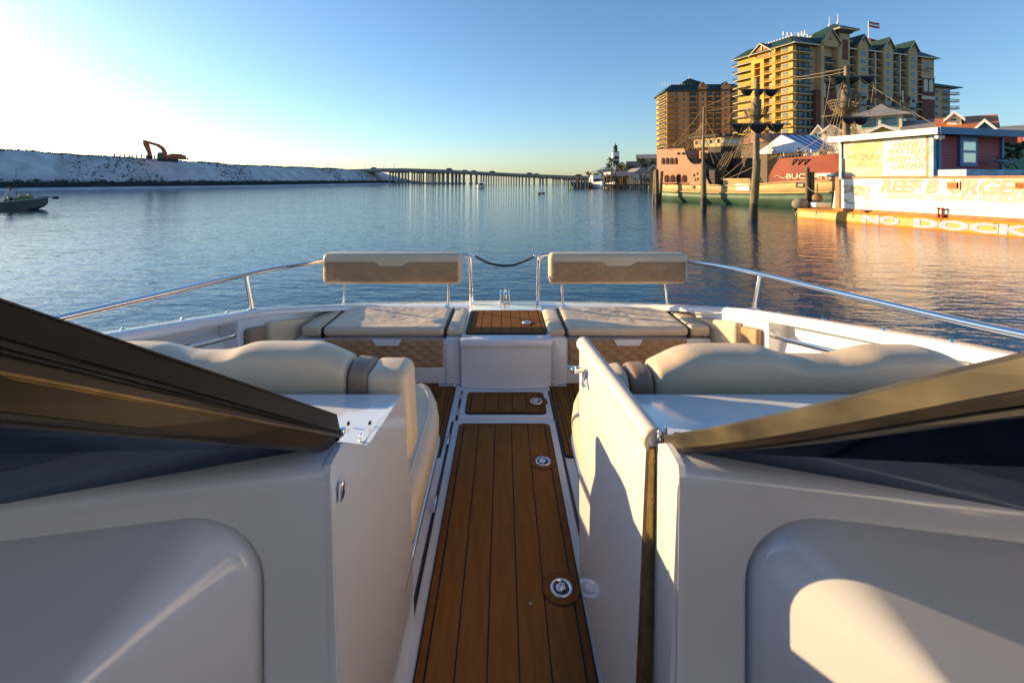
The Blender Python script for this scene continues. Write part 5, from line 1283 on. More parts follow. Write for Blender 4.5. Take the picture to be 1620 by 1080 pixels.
# bow castle
sil2 = [(ss(1213), 2.05), (ss(1216), sz(1216, 279)), (ss(1221), sz(1221, 268)), (ss(1227), sz(1227, 259)), (ss(1231), sz(1231, 251)), (ss(1245), sz(1245, 250)), (ss(1290), sz(1290, 246.5)), (ss(1330), sz(1330, 242)), (21, 4.9), (24, 5.1), (26.3, 5.4)]
for nm, base_o in (('near', 0), ('far', 1)):
    m = MB(); top = sil2[1:]; R = []
    for s, z in [(lerp(sil2[1][0], 26.3, k/30), 0) for k in range(31)]:
        zt6 = interp(s, sil2[1:]); o = hw(s) if base_o == 0 else -BEAM-hw(s); d = .15 if base_o == 0 else -.15
        R.append([SP(s, o, zw2(s)), SP(s, o+.02, zt6), SP(s, o-d, zt6), SP(s, o-d, zw2(s))])
    m.loft(R, smooth=False); m.build('bow_castle', M['shipred'], ship)
m = MB()
for s in [lerp(13.3, 25, k/14) for k in range(15)]: m.obox(SO, su, sn, s, s+.8, hw(s+.8)-2.6, hw(s+.8)-.2, 3.1, 3.3)
m.build('foredeck', M['shipdark'], ship)
m = MB(); a, b = ss(1236), 22
pts = [SP(lerp(a, b, k/12), hw(lerp(a, b, k/12))-.1, interp(lerp(a, b, k/12), sil2[1:])+.27) for k in range(13)]
m.tube(pts, .035, 5)
for k in range(34):
    s = lerp(a, b, k/33); zc = interp(s, sil2[1:]); m.tube([SP(s, hw(s)-.1, zc), SP(s, hw(s)-.1, zc+.27)], .03, 4)
m.build('bow_rail', M['mast'], ship)
m = MB()
for k in range(3):
    a = spx(1256+9.5*k, 253, .04); a = SP(ss(1256+9.5*k), hw(ss(1256+9.5*k))+.05, a.z); m.tube([a+su*.32, a+su*.1+V(0, 0, .02)+sn*.1, a-su*.15+V(0, 0, -.4)], .05, 5)
m.build('fitting', M['dark'], ship)
s = ss(1244); text_mesh('BUCCANEER', .62, SP(s, hw(s)+.05, sz(1244, 283)), (SP(19, hw(18.2), 0)-SP(s, hw(s), 0)), (0, 0, 1), mk('cream_lettering', (.72, .60, .42), .6), 'name_lettering', ship, bold=.012, depth=.02, sx=1.25)
m = MB(); s = ss(1226); m.tube([SP(s+.25*k, .04+hw(s+.25*k), sz(1230, 280)+.12*sin(k*1.6)) for k in range(7)], .035, 5); m.build('scroll', mk('cream_lettering', (.72, .60, .42), .6), ship)
m = MB(); a, b = ss(1294), ss(1320); m.obox(SO, su, sn, a, b, -.4, .15, sz(1305, 279), sz(1305, 274)); m.build('white_board', M['white'], ship)
# masts, yards, furled sails, crow's nests
def mast(px, Yd, top, bot_z, r, name='mast'):
    b = P(px, 285, Yd); m = MB(); t = P(px+1.5, top, Yd); b.z = bot_z
    m.tube([b, b.lerp(t, .5), t], [r, r*.85, r*.55], 10); return m.build(name, M['mast'], ship)
def sailyard(par, p0, p1, y, Yd, swags, rr=.1, sag=.55):
    A = P(p0, y, Yd); B = P(p1, y, Yd); m = MB(); m.tube([A, A.lerp(B, .5), B], [rr*.5, rr, rr*.5], 6); yd = m.build('yard', M['mast'], par)
    for (a, b, dep) in swags:
        a3, b3 = P(a, y, Yd), P(b, y, Yd); m = MB(); rings = []
        for k in range(13):
            t = k/12; c = a3.lerp(b3, t); d = dep*sin(pi*t)**.7+.05
            rings.append([c+V(0, cos(q)*.26*(.3+sin(pi*t)), -d/2-.02+sin(q)*d/2*1.0) for q in [2*pi*j/8 for j in range(8)]])
        m.loft(rings); m.build('furled_sail', M['sail'], yd)
def crow(par, px, Yd, y0, y1, rpx):
    a = P(px, y1, Yd); r = rpx/F*Yd; hh = (y1-y0)/F*Yd; m = MB()
    m.lathe(a, [(r*.25, -.4), (r*.75, 0), (r*.78, .08), (.1, .1)], 16)
    for zz in (.35, .7, 1):
        m.loft([[a+V(rad*cos(2*pi*k/20), rad*sin(2*pi*k/20), hh*zz+dz) for k in range(20)] for rad, dz in ((r*(.8+.2*zz), 0), (r*(.8+.2*zz), .05), (r*(.8+.2*zz)-.05, .05), (r*(.8+.2*zz)-.05, 0))], loop=True, smooth=False)
    for k in range(16): q = 2*pi*k/16; m.tube([a+V(r*.78*cos(q), r*.78*sin(q), 0), a+V(r*cos(q), r*sin(q), hh)], .03, 4)
    m.build('crows_nest', M['mast'], par)
m1 = mast(1196, 43, 124, 2, .32)
sailyard(m1, 1168, 1231, 142, 43, ((1172, 1191, .55), (1195, 1208, .5), (1210, 1230, .62)))
sailyard(m1, 1145, 1251, 196.5, 42.8, ((1156, 1184, .75), (1185, 1214, .82), (1214, 1240, .72)), .13)
crow(m1, 1196, 43, 175, 184, 17)
m = MB(); m.tube([P(1197, 158, 43), P(1196, 183, 43)], .42, 10); m.build('mast_doubling', M['mast'], m1)
m2 = mast(1338, 33, 105, 2, .30)
sailyard(m2, 1312, 1386, 121.5, 33, ((1313, 1335, .5), (1337, 1360, .42), (1361, 1383, .48)))
sailyard(m2, 1302, 1376, 186, 32.8, ((1307, 1332, .5), (1334, 1352, .45), (1352, 1372, .5)), .13)
crow(m2, 1337, 33, 160, 173, 23)
m = MB(); m.tube([P(1340, 143, 33), P(1337, 174, 33)], .36, 10); m.ico(P(1352, 153, 33), .5, 1, .1, (1, 1, .7)); m.build('mast_doubling', M['mast'], m2)
m3 = mast(1112, 47, 169, 2, .15)
def rope(a, b, r=.02, sag=0, name='rope', mat='rope', par=None):
    m = MB(); m.tube([a.lerp(b, t)-V(0, 0, sag*4*t*(1-t)) for t in [k/10 for k in range(11)]], r, 4, caps=False); return m.build(name, M[mat], par or ship)
for a, b in (((1343, 112, 33), (1481, 199, 30)), ((1343, 112, 33), (1256, 126, 37)), ((1343, 113, 33), (1405, 142, 33)), ((1337, 176, 33), (1300, 184, 35)), ((1196, 160, 43), (1115, 176, 47)), ((1112, 172, 47), (1062, 235, 50)), ((1112, 190, 47), (1085, 238, 48)), ((1196, 196, 43), (1125, 285, 46)), ((1196, 235, 43), (1140, 284, 45)), ((1230, 245, 40), (1142, 286, 45.5)), ((1262, 160, 37), (1240, 200, 39)), ((1337, 190, 33), (1262, 240, 37)), ((1337, 200, 33), (1290, 243, 35)), ((1196, 150, 43), (1150, 232, 45)), ((1196, 150, 43), (1240, 232, 41)), ((1112, 180, 47), (1140, 232, 46)), ((1120, 195, 47), (1062, 236, 50)), ((1338, 112, 33), (1300, 240, 34)), ((1325, 172, 33), (1295, 245, 34))):
    rope(P(*a), P(*b), .022, .1)
# ratlines
def ratline(A, B, C, D, n=10, par=ship):
    m = MB()
    for k in range(5): t = k/4; m.tube([A.lerp(B, t), C.lerp(D, t)], .022, 4)
    for k in range(1, n): t = k/n; m.tube([A.lerp(C, t), B.lerp(D, t)], .018, 4)
    m.build('ratline', M['rope'], par)
ratline(P(1148, 240, 45), P(1162, 240, 45), P(1122, 287, 46.3), P(1138, 288, 46), 11)
ratline(P(1110, 195, 47.3), P(1116, 195, 46.8), P(1091, 238, 48), P(1106, 238, 47.5), 8)
ratline(P(1190, 184, 43.4), P(1196, 184, 43), P(1166, 240, 45), P(1182, 240, 44.5), 9)
# people on the ship's decks
for (px, py, Y, sh, tr, lab, f, h) in ((1263, 237, 36.6, (.05, .06, .09), (.04, .04, .05), 'person in dark jacket standing at the red bow rail of the pirate ship', 2.6, None), (1276, 240, 36.2, (.45, .40, .35), (.05, .05, .08), 'person in pale top beside the dark jacket one at the ship bow rail', 2.2, (.5, .45, .3)), (1303, 236, 34.6, (.12, .10, .06), (.05, .05, .05), 'person in brown coat farther forward on the ship bow deck', 3.0, None), (1203, 284, 42.2, (.40, .28, .16), (.10, .08, .06), 'crew member in tan vest at the gap in the midship rail', 2.5, None), (1179, 284, 43.4, (.10, .09, .08), (.04, .04, .04), 'crew member in dark clothes leaning by the midship rail', 2.9, (.03, .02, .02)), (1169, 286, 44.0, (.20, .06, .05), (.05, .05, .05), 'crew member in a red shirt near the midship rail middle', 2.4, None), (1236, 245, 38.4, (.16, .17, .13), (.06, .06, .06), 'person in olive clothes under the tent edge at the bow castle corner', 2.7, None)):
    so_ = hw(ss(px))-.75; head = P(px, py-3, SP(ss(px, so_), so_, 0).y); person((head.x, head.y, head.z-1.78), face=f, shirt=sh, trousers=tr, label=lab, group='people aboard the pirate ship', hat=h)
# striped tent on the quay behind the ship
tent = thing('party_tent', P(1250, 260, 48), 'white tent with blue striped roof panel standing behind the ship bow', 'tent')
zE = P(0, 239.5, 46).z; ap = P(1236, 213.5, 49); E = [P(1200, 240, 51), P(1284, 237, 43), P(1318, 234, 50), P(1240, 238, 58)]
R2 = P(1290, 214.5, 49.5)
m = MB(); m.mi = 0; m.smooth = False
m.add([E[0], E[1], ap, R2], [(0, 1, 2)])
nst = 9
for k in range(nst):
    m.mi = 1 if k % 2 else 0; t0, t1 = k/nst, (k+1)/nst
    m.quad(E[1].lerp(E[2], t0), E[1].lerp(E[2], t1), ap.lerp(R2, t1), ap.lerp(R2, t0))
m.mi = 0; m.add([E[2], E[3], ap, R2], [(0, 1, 2), (0, 2, 3)]); m.add([E[3], E[0], ap], [(0, 1, 2)])
for a, b in zip(E, E[1:]+E[:1]): m.quad(a, b, b-V(0, 0, .25), a-V(0, 0, .25))
M['tentwhite'] = mk('tent_canvas', (.75, .74, .72), .7); M['tentblue'] = mk('tent_blue', (.04, .12, .38), .7)
m.build('canopy', [M['tentwhite'], M['tentblue']], tent, fix=False)
for e in E:
    m = MB(); m.tube([e, V(e.x, e.y, .8)], .07, 6); m.build('pole', M['white'], tent)
# ================================================================= pilings by the ship
def piling(px, py_top, py_base, r, label, lean=0, cat='piling', dark=.9, group='mooring pilings beside the pirate ship', Y=None):
    O = PZ(px, py_base, 0) if Y is None else V((px-VX)/F*Y, Y, 0); zt7 = H-(py_top-VY)/F*O.y
    t = thing('piling', O, label, cat, group)
    top = V(O.x+lean, O.y, zt7); mid = O.lerp(top, min(.95, dark/zt7))
    m = MB(); m.tube([mid, mid.lerp(top, .5), top], [r, r*.96, r*.88], 10); m.build('post', M['pile'], t)
    m = MB(); m.tube([O-V(0, 0, 1), O+V(0, 0, .25), mid+V(0, 0, .02)], [r*1.05, r*1.12, r*1.03], 10); m.build('tide_band', M['pile_dark'], t)
    return t
piling(1035, 270, 320, .20, 'leaning post on the left of the tied pile cluster by the ship stern', .12)
piling(1039.5, 268, 321, .22, 'tallest post of the tied pile cluster by the ship stern', -.05)
piling(1043.5, 271, 319, .18, 'thin post on the right of the tied pile cluster by the ship stern', .25)
piling(1113, 257, 331, .21, 'greenish piling in front of the ship midship steps')
piling(1191, 252, 347, .235, 'stout piling nearest the boat in front of the main mast', .25)
piling(1277.5, 265, 331, .16, 'sunlit yellow square looking post in front of the bow lettering', 0)
piling(1284.5, 272, 331, .19, 'shaded post tied behind the yellow one at the ship bow', 0)
rope(P(1277, 295, 36), P(1296, 300, 34), .02, .25, par=ship)
# ================================================================= restaurant barge
BO = V(18.15, 28, 0); bu = V(.298, -.9546, 0); bn = V(-.9546, -.298, 0)
bar_ = thing('restaurant_barge', BO+bu*5, 'floating burger restaurant with faded billboards, red clapboard cabin and yellow barge hull', 'restaurant')
bs = lambda px, o=0: s_at(BO+bn*o, bu, px)
bz = lambda px, py, o=0: H-(py-VY)/F*(BO+bn*o+bu*bs(px, o)).y
M['barge'] = mk('barge_yellow', (.52, .235, .015), .5, var=.4, vscale=1.1, stretch=(1, 1, .4), var2=(.50, .17, .015), bump=.4, bscale=2, bdist=.04)
M['borange'] = mk('orange_trim', (.50, .15, .03), .6, var=.3, vscale=3)
M['sign'] = mk('sign_cream', (.84, .80, .70), .6, var=.04, vscale=1)
M['let'] = mk('sign_peach_letters', (.64, .36, .25), .6, var=.15, vscale=4)
M['let2'] = mk('sign_cream_letters', (.60, .46, .34), .6)
M['lilac'] = mk('hull_letter_paint', (.36, .38, .52), .6, var=.18, vscale=5)
# hull pontoon
m = MB(); m.smooth = False
hp = [(-.42, -.4), (.28, -.4), (.36, .1), (.32, .46), (.22, .58), (-6.8, .58), (-6.8, -.4)]
rings = []
for s in (-.25, 0, 2, 5, 8, 11, 14, 16): rings.append([BO+bu*s+bn*(o*(.5 if s < -.2 else 1) if o > 0 else o)+V(0, 0, z) for o, z in hp])
m.loft(rings, smooth=False); hull = m.build('hull', M['barge'], bar_)
m = MB()
for s in (1.1, 3.2, 5.2, 7.1, 9.0, 11.2): m.obox(BO, bu, bn, s-.02, s+.02, .28, .345, .0, .5)
m.build('plate_seam', M['borange'], hull)
for txt, px in (('NO', 1363), ('DOCKING', 1444)):
    s = bs(px, .36); text_mesh(txt, .56, BO+bu*s+bn*.362+V(0, 0, .085)+bn*.012, bu, V(0, 0, 1)-bn*.10, M['lilac'], 'hull_lettering', hull, bold=.028, depth=.004, sx=2.42 if txt != 'NO' else 2.0)
# lower storey with the long billboard
L0, L1 = bs(1324), 15
zs0, zs1 = .70, 2.38
m = MB(); m.obox(BO, bu, bn, L0+.1, L1, -6.4, -.02, .58, zs1); m.build('lower_storey', M['cream'], bar_)
m = MB(); m.obox(BO, bu, bn, L0, L1, -.02, .10, .585, .74); m.obox(BO, bu, bn, L0, L1, -.02, .10, zs1, zs1+.10); m.obox(BO, bu, bn, L0-.02, L0+.22, -.02, .11, .74, zs1); m.obox(BO, bu, bn, L0-.02, L1, -6.4, -.1, zs1+.002, zs1+.08); m.build('trim_board', M['borange'], bar_)
m = MB(); m.obox(BO, bu, bn, L0+.24, L1, -.02, .05, .745, zs1-.01); sg = m.build('billboard', M['sign'], bar_); sg['label'] = 'long faded billboard with the restaurant name'
def btxt(txt, px, pyb, size, mat, sx, **k):
    s = bs(px, .05); return text_mesh(txt, size, BO+bu*s+bn*.056+V(0, 0, bz(px, pyb, .05)), bu, (0, 0, 1), mat, 'lettering', sg, depth=.004, sx=sx, **k)
w1 = bs(1494)-bs(1391)
btxt('REEF B', 1391, 303.5, .86, M['let'], .98, shear=.3, bold=.045)
btxt('U', 1499, 305, .86, M['let'], .8, shear=.3, bold=.045)
btxt('RGER', 1520, 306.5, .88, M['let'], 1.0, shear=.3, bold=.045)
btxt('ABSOLUTELY THE BEST', 1402, 313.5, .33, M['let2'], .92, shear=.3, bold=.012)
btxt('ON THE ISLAND', 1517, 317, .33, M['let2'], .98, shear=.3, bold=.012)
def patch(poly, mat, par, o=.056, th=.006, name='picture'):
    m = MB(); m.prism([BO+bu*bs(x, o)+bn*o+V(0, 0, bz(x, y, o)) for x, y in poly], bn*th); return m.build(name, mat, par)
M['fish'] = mk('faded_fish', (.60, .48, .36), .6, var=.45, vscale=3.5, var2=(.33, .20, .13)); M['leaf'] = mk('faded_leaf', (.60, .62, .42), .6)
patch([(1331, 294), (1337, 292.5), (1362, 294), (1376, 296), (1377, 303), (1372, 306), (1378, 315), (1371, 316), (1362, 308), (1352, 310), (1347, 304), (1334, 306), (1338, 299)], M['fish'], sg, name='fish_picture')
patch([(1336, 314), (1344, 320), (1353, 321), (1350, 323), (1341, 322), (1334, 317)], M['fish'], sg, name='fish_picture'); patch([(1372, 327), (1378, 321), (1382, 319.5), (1379, 324), (1375, 329)], M['fish'], sg, name='fish_picture')
for pts in ([(1620, 296), (1606, 300), (1597, 311), (1603, 307), (1622, 302)], [(1622, 308), (1608, 311), (1598, 322), (1606, 319), (1622, 313)], [(1588, 282.7), (1575, 284.5), (1561, 284.8), (1566, 286), (1585, 287)]): patch(pts, M['leaf'], sg, name='leaf_picture')
for px in (1501.5, 1609):
    s0, s1 = bs(px), bs(px+17); z0, z1 = bz(px, 298), bz(px, 289); m = MB(); m.mi = 0; m.obox(BO, bu, bn, s0-.05, s1+.05, .05, .10, z0-.05, z1+.05); m.mi = 1
    for k in range(9): s = lerp(s0+.04, s1-.1, k/8); m.obox(BO, bu, bn, s, s+.05, .105, .13, z0, z1)
    m.mi = 2; m.obox(BO, bu, bn, s0, s1, .10, .105, z0, z1); m.build('louvre_vent', [M['wale'], M['borange'], M['pitch']], bar_)
for px, lab in ((1487, 1), (1493, 2)):
    m = MB(); c = BO+bu*bs(px, .1)+bn*.2+V(0, 0, .58); m.lathe(c, [(.10, 0), (.06, .12), (.03, .2), (.03, .36), (.07, .38), (.05, .46)], 8); m.build('cleat', M['shipred'], bar_)
m = MB(); c = BO+bu*bs(1371, .1)+bn*.18+V(0, 0, .58); m.tube([c, c+V(0, 0, .1)], .05, 6); m.tube([c-bu*.2+V(0, 0, .12), c+bu*.2+V(0, 0, .12)], .035, 6); m.build('cleat', M['dark'], bar_)
# upper storey
U0, U1 = bs(1331), bs(1478); zu0 = zs1+.10; zu1 = 4.40
m = MB(); cor = BO+bu*U1; rO = cor.copy(); ru = V(.955, .297, 0).normalized(); rn = V(ru.y, -ru.x, 0); RW = 4.75
m.prism([BO+bu*U0-bn*.02, cor-bn*.02, rO+ru*RW-bn*.02, rO+ru*RW-rn*5, BO+bu*U0-bn*6], (0, 0, zu1-.0)); 
m.v = [(x, y, z if z > 1 else zu0) for x, y, z in m.v]; m.build('upper_storey', M['cream'], bar_)
m = MB(); m.obox(BO, bu, bn, bs(1338.5), bs(1397.5), -.02, .05, zu0+.12, zu1-.02); pic = m.build('picture_panel', mk('sun_faded_print', (.74, .62, .42), .6, var=.25, vscale=.9, var2=(.62, .40, .17)), bar_)
def blob(cx, cy, rx, ry, mat, name='burger_picture', n=24, y0=None, o=.056):
    return patch([(cx+rx*cos(2*pi*k/n), cy+ry*sin(2*pi*k/n)) for k in range(n)], mat, pic, o, .005, name)
pk = mk('faded_bun', (.66, .44, .20), .6, var=.3, vscale=2); pk2 = mk('faded_filling', (.60, .38, .16), .6, var=.45, vscale=5)
blob(1366, 236, 22, 9, pk); blob(1366, 248, 25, 6, pk2, o=.060); blob(1365, 259, 24, 6, pk, o=.058)
m = MB(); m.obox(BO, bu, bn, bs(1398), bs(1466), -.02, .05, zu0+.04, zu1-.02); tx = m.build('text_panel', M['sign'], bar_)
hand = mk('hand_letters', (.48, .33, .17), .6)
for k, (t, px, sxx) in enumerate((('HAND', 1413, 1.0), ('PATTIED', 1405.5, .94), ('FRESH TO', 1402, .89), ('ORDER', 1410, 1.0))):
    s = bs(px, .05); text_mesh(t, .43, BO+bu*s+bn*.056+V(0, 0, bz(px, 234.5+11.2*k, .05)), bu, (0, 0, 1), hand, 'lettering', tx, shear=.2, bold=.012, depth=.004, sx=sxx)
m = MB(); m.obox(BO, bu, bn, bs(1466.2), bs(1472), -.02, .06, zu0, zu1); m.build('post', mk('raw_wood', (.45, .27, .10), .7, var=.3, vscale=4), bar_)
for a, b in ((1329.5, 1334), (1472, 1479.5)):
    m = MB(); m.obox(BO, bu, bn, bs(a), bs(b), -.1, .12, zu0-.05 if a > 1400 else .65+1.7, zu1+.02); m.build('post', M['ltblue'], bar_)
m = MB(); m.obox(BO, bu, bn, bs(1335.5), bs(1338.3), .0, .04, zu0+1.0, zu1); m.build('downpipe', M['brass'], bar_)
# red clapboard wall with overlapping boards and window
m = MB(); NB = 12; za, zb2 = zu0+.30, zu1
for k in range(NB):
    z0 = lerp(za, zb2, k/NB); z1 = lerp(za, zb2, (k+1)/NB)
    q = lambda s, o, z: rO+ru*s+rn*o+V(0, 0, z)
    for s0, s1 in ((.16, RW),):
        m.hexa([q(s0, 0, z0), q(s1, 0, z0), q(s1, .06, z0), q(s0, .06, z0), q(s0, 0, z1), q(s1, 0, z1), q(s1, .025, z1), q(s0, .025, z1)])
m.build('clapboard_wall', M['redclap'], bar_)
RS = lambda px: s_at(rO, ru, px)
m = MB(); w0, w1 = RS(1514), RS(1541); zw_0 = H-(263-VY)/F*(rO+ru*w0).y; zw_1 = H-(215-VY)/F*(rO+ru*w0).y
m.obox(rO, ru, rn, w0, w1, .05, .13, zw_0, zw_1); wf_ = m.build('window', M['blue'], bar_)
m = MB(); d = .16; zm2 = lerp(zw_0, zw_1, .48)
m.obox(rO, ru, rn, w0+d, w1-d, .12, .15, zw_0+d, zm2-.03); m.obox(rO, ru, rn, w0+d, w1-d, .12, .15, zm2+.03, zw_1-d-.1); m.build('window_sash', M['white'], wf_)
m = MB(); d = .2
m.obox(rO, ru, rn, w0+d, w1-d, .14, .16, zw_0+d, zm2-.08); m.obox(rO, ru, rn, w0+d, w1-d, .14, .16, zm2+.08, zw_1-d-.12); m.build('window_pane', mk('mirror_glass', (.35, .42, .45), .03, .9), wf_)
for s_ in (.12, RW): m = MB(); m.obox(rO, ru, rn, s_, s_+.16, -.1, .12, zu0, zu1); m.build('corner_post', M['blue'], bar_)
m = MB(); m.obox(rO, ru, rn, -.0, 9.5, .0, 1.2, zu0-.0, zu0+.30); m.build('walkway', M['ltblue'], bar_)
m = MB(); c = rO+ru*4.0+rn*1.21+V(0, 0, zu0+.13); m.rbox((c.x-.7, c.y-.02, c.z-.03), (c.x+.7, c.y+.03, c.z+.04), .02, 2); m.build('carved_name', M['brass'], bar_)
# green wall further right, hanging basket, chair
m = MB(); m.obox(rO, ru, rn, RW+.2, 10, -2.5, -1.2, zu0, zu1-.3); m.build('green_wall', M['greenw'], bar_)
m = MB(); c = P(1605, 238, 24)
for k in range(26): m.ico(c+V(random.uniform(-.5, .5), random.uniform(-.3, .3), random.uniform(-.35, .35)), .14, 1, .3)
tag(m.build('hanging_plant', M['frond']), 'dark hanging plant against the green restaurant wall', 'plant')
chair = thing('deck_chair', P(1586, 266, 22.4), 'folding deck chair on the pale blue walkway by the green wall', 'chair')
c = P(1586, 267, 22.2)
for dx in (0, .45):
    m = MB(); m.tube([c+V(dx-.2, 0, 0), c+V(dx+.3, .1, .75)], .03, 5); m.build('leg', M['wood'], chair); m = MB(); m.tube([c+V(dx+.3, 0, 0), c+V(dx-.2, .1, .6)], .03, 5); m.build('leg', M['wood'], chair)
m = MB(); m.hexa([c+V(-.2, .0, .38), c+V(.5, .0, .3), c+V(.5, .4, .3), c+V(-.2, .4, .38), c+V(-.2, .0, .42), c+V(.5, .0, .34), c+V(.5, .4, .34), c+V(-.2, .4, .42)]); m.build('seat', M['ltblue'], chair)
# roof slab and fascias
m = MB(); z = zu1; ov = .35
pl = [BO+bu*(U0-.3)+bn*.5, cor+bn*.5-rn*-.35+bu*.1, rO+ru*(RW+1.5)+rn*.6, rO+ru*(RW+1.5)-rn*5.5, BO+bu*(U0-.3)-bn*6.2]
m.prism([p+V(0, 0, z+.16) for p in pl], (0, 0, .12)); m.build('roof', M['ltblue'], bar_)
def fascia(a, b, mat, name, hh=.24):
    m = MB(); d = (b-a).normalized(); n_ = V(d.y, -d.x, 0); 
    m.hexa([a+V(0, 0, z), b+V(0, 0, z), b+n_*.08+V(0, 0, z), a+n_*.08+V(0, 0, z), a+V(0, 0, z+hh+.06), b+V(0, 0, z+hh+.06), b+n_*.08+V(0, 0, z+hh+.06), a+n_*.08+V(0, 0, z+hh+.06)]); m.build(name, mat, bar_)
fascia(pl[0], pl[1], M['sign'], 'fascia'); fascia(pl[1], pl[2], M['blue'], 'fascia', .26)
m = MB(); c = pl[1].lerp(pl[0], .03)-bn*.35+V(0, 0, z-.12); 
for k in (-1, 1): m.ico(c+ru*.12*k, .13, 1, .05); m.tube([c, c+V(0, 0, .2)], .04, 5)
m.build('floodlight', M['white'], bar_)
# orange ball buoy, rod box, covered motor, white board beside the barge
t = thing('ball_float', P(1293, 318, 30.5), 'round brown mooring ball with a rod standing on the barge deck', 'buoy'); c = P(1293, 313.5, 30.0)
m = MB(); m.ico(c, .30, 3); m.build('ball', mk('float_brown', (.26, .16, .08), .7, var=.3, vscale=3), t); m = MB(); m.tube([c, c+V(0, 0, .95)], .03, 6); m.build('rod', M['dark'], t)
m = MB(); a = P(1284, 332, 29.6); b = P(1308, 325, 29.6); m.rbox((a.x, 29.2, .58), (b.x, 29.8, .88), .03, 2); tag(m.build('deck_box', M['white']), 'white box on the barge end below the brown ball float', 'box')
m = MB(); a = P(1266, 322, 30.2); c = V(a.x, a.y, .75)
m.ico(c, .6, 3, .04, (.85, .7, .62)); om = m.build('cover', mk('grey_canvas', (.22, .20, .17), .85, bump=.6, bscale=3, bdist=.08))
t = thing('outboard_motor', V(a.x, a.y, 0), 'canvas covered outboard motor hanging off the barge end', 'motor'); om.parent = t; om.matrix_parent_inverse = Matrix.Translation(-world_loc(t))
m = MB(); m.tube([c-V(.1, 0, .3), c-V(.25, 0, .9)], .13, 7); m.tube([c-V(-.3, 0, .3), c-V(-.3, 0, .9)], .1, 7); m.tube([c-V(.45, 0, .35), c-V(-.6, 0, .45)], .07, 6); m.build('leg_bracket', M['dark'], t)
m = MB(); a = P(1317, 332, 28.6); b = P(1321, 306, 28.6); m.hexa([V(a.x, 28.2, .6), V(a.x+.18, 28.2, .6), V(a.x+.18, 28.6, .6), V(a.x, 28.6, .6), V(b.x, 28.3, 1.7), V(b.x+.16, 28.3, 1.7), V(b.x+.16, 28.6, 1.7), V(b.x, 28.6, 1.7)]); tag(m.build('leaning_board', M['white']), 'white board leaning on the end of the restaurant barge', 'board')
# ================================================================= docks, boats and palms in the middle distance
DY = 132.
def D(px, py, dy=0): return P(px, py, DY+dy)
dock = thing('boat_dock', V(D(1000, 290).x, DY, 0), 'covered fishing dock with pale awning roof left of the pirate ship', 'dock')
m = MB(); a, b = D(952, 291), D(1046, 291); m.box((a.x, DY-1, .7), (b.x+4, DY+14, 1.1)); m.build('platform', M['wood'], dock)
m = MB(); a, b = D(966, 272), D(1002, 276); m.box((a.x, DY, b.z), (b.x, DY+9, a.z)); m.build('awning', mk('awning_grey', (.42, .40, .42), .7), dock)
m = MB(); a, b = D(1002, 270), D(1042, 273.5); m.prism([V(a.x, DY, b.z), V(b.x, DY, b.z), V(b.x-1, DY, a.z+1.0), V(a.x+2, DY, a.z+.8)], (0, 9, 0)); m.build('dock_roof', M['grey_roof'], dock)
m = MB(); a, b = D(962, 279), D(1000, 288); m.box((a.x, DY+6, .9), (b.x, DY+8, a.z)); m.build('shadow_block', M['shipdark'], dock)  # dark block stands in for the shadow under the dock roof
m = MB(); a, b = D(958, 276), D(996, 279); m.box((a.x, DY-.3, b.z), (b.x, DY+.1, a.z)); m.build('sign_band', mk('sign_strip', (.55, .42, .30), .7, var=.5, vscale=1.2), dock)
for k in range(26):
    px = 953+3.5*k+random.uniform(-.8, .8); a = D(px, random.choice((277, 281, 274, 284)), random.uniform(-1.2, 1)); m = MB(); m.tube([V(a.x, a.y, -.5), a], .16, 6)
    if k % 3 == 0: m.mi = 0
    m.build('dock_pile', M['pile'], dock)
m = MB()
for k in range(30):
    px = random.uniform(1004, 1032); a = D(px, 288, random.uniform(0, 4)); m.ico(V(a.x, a.y, random.uniform(1.3, 3.2)), random.uniform(.2, .5), 1, .3)
m.build('dock_gear', mk('mixed_gear', (.5, .46, .40), .8, var=.8, vscale=.8), dock)
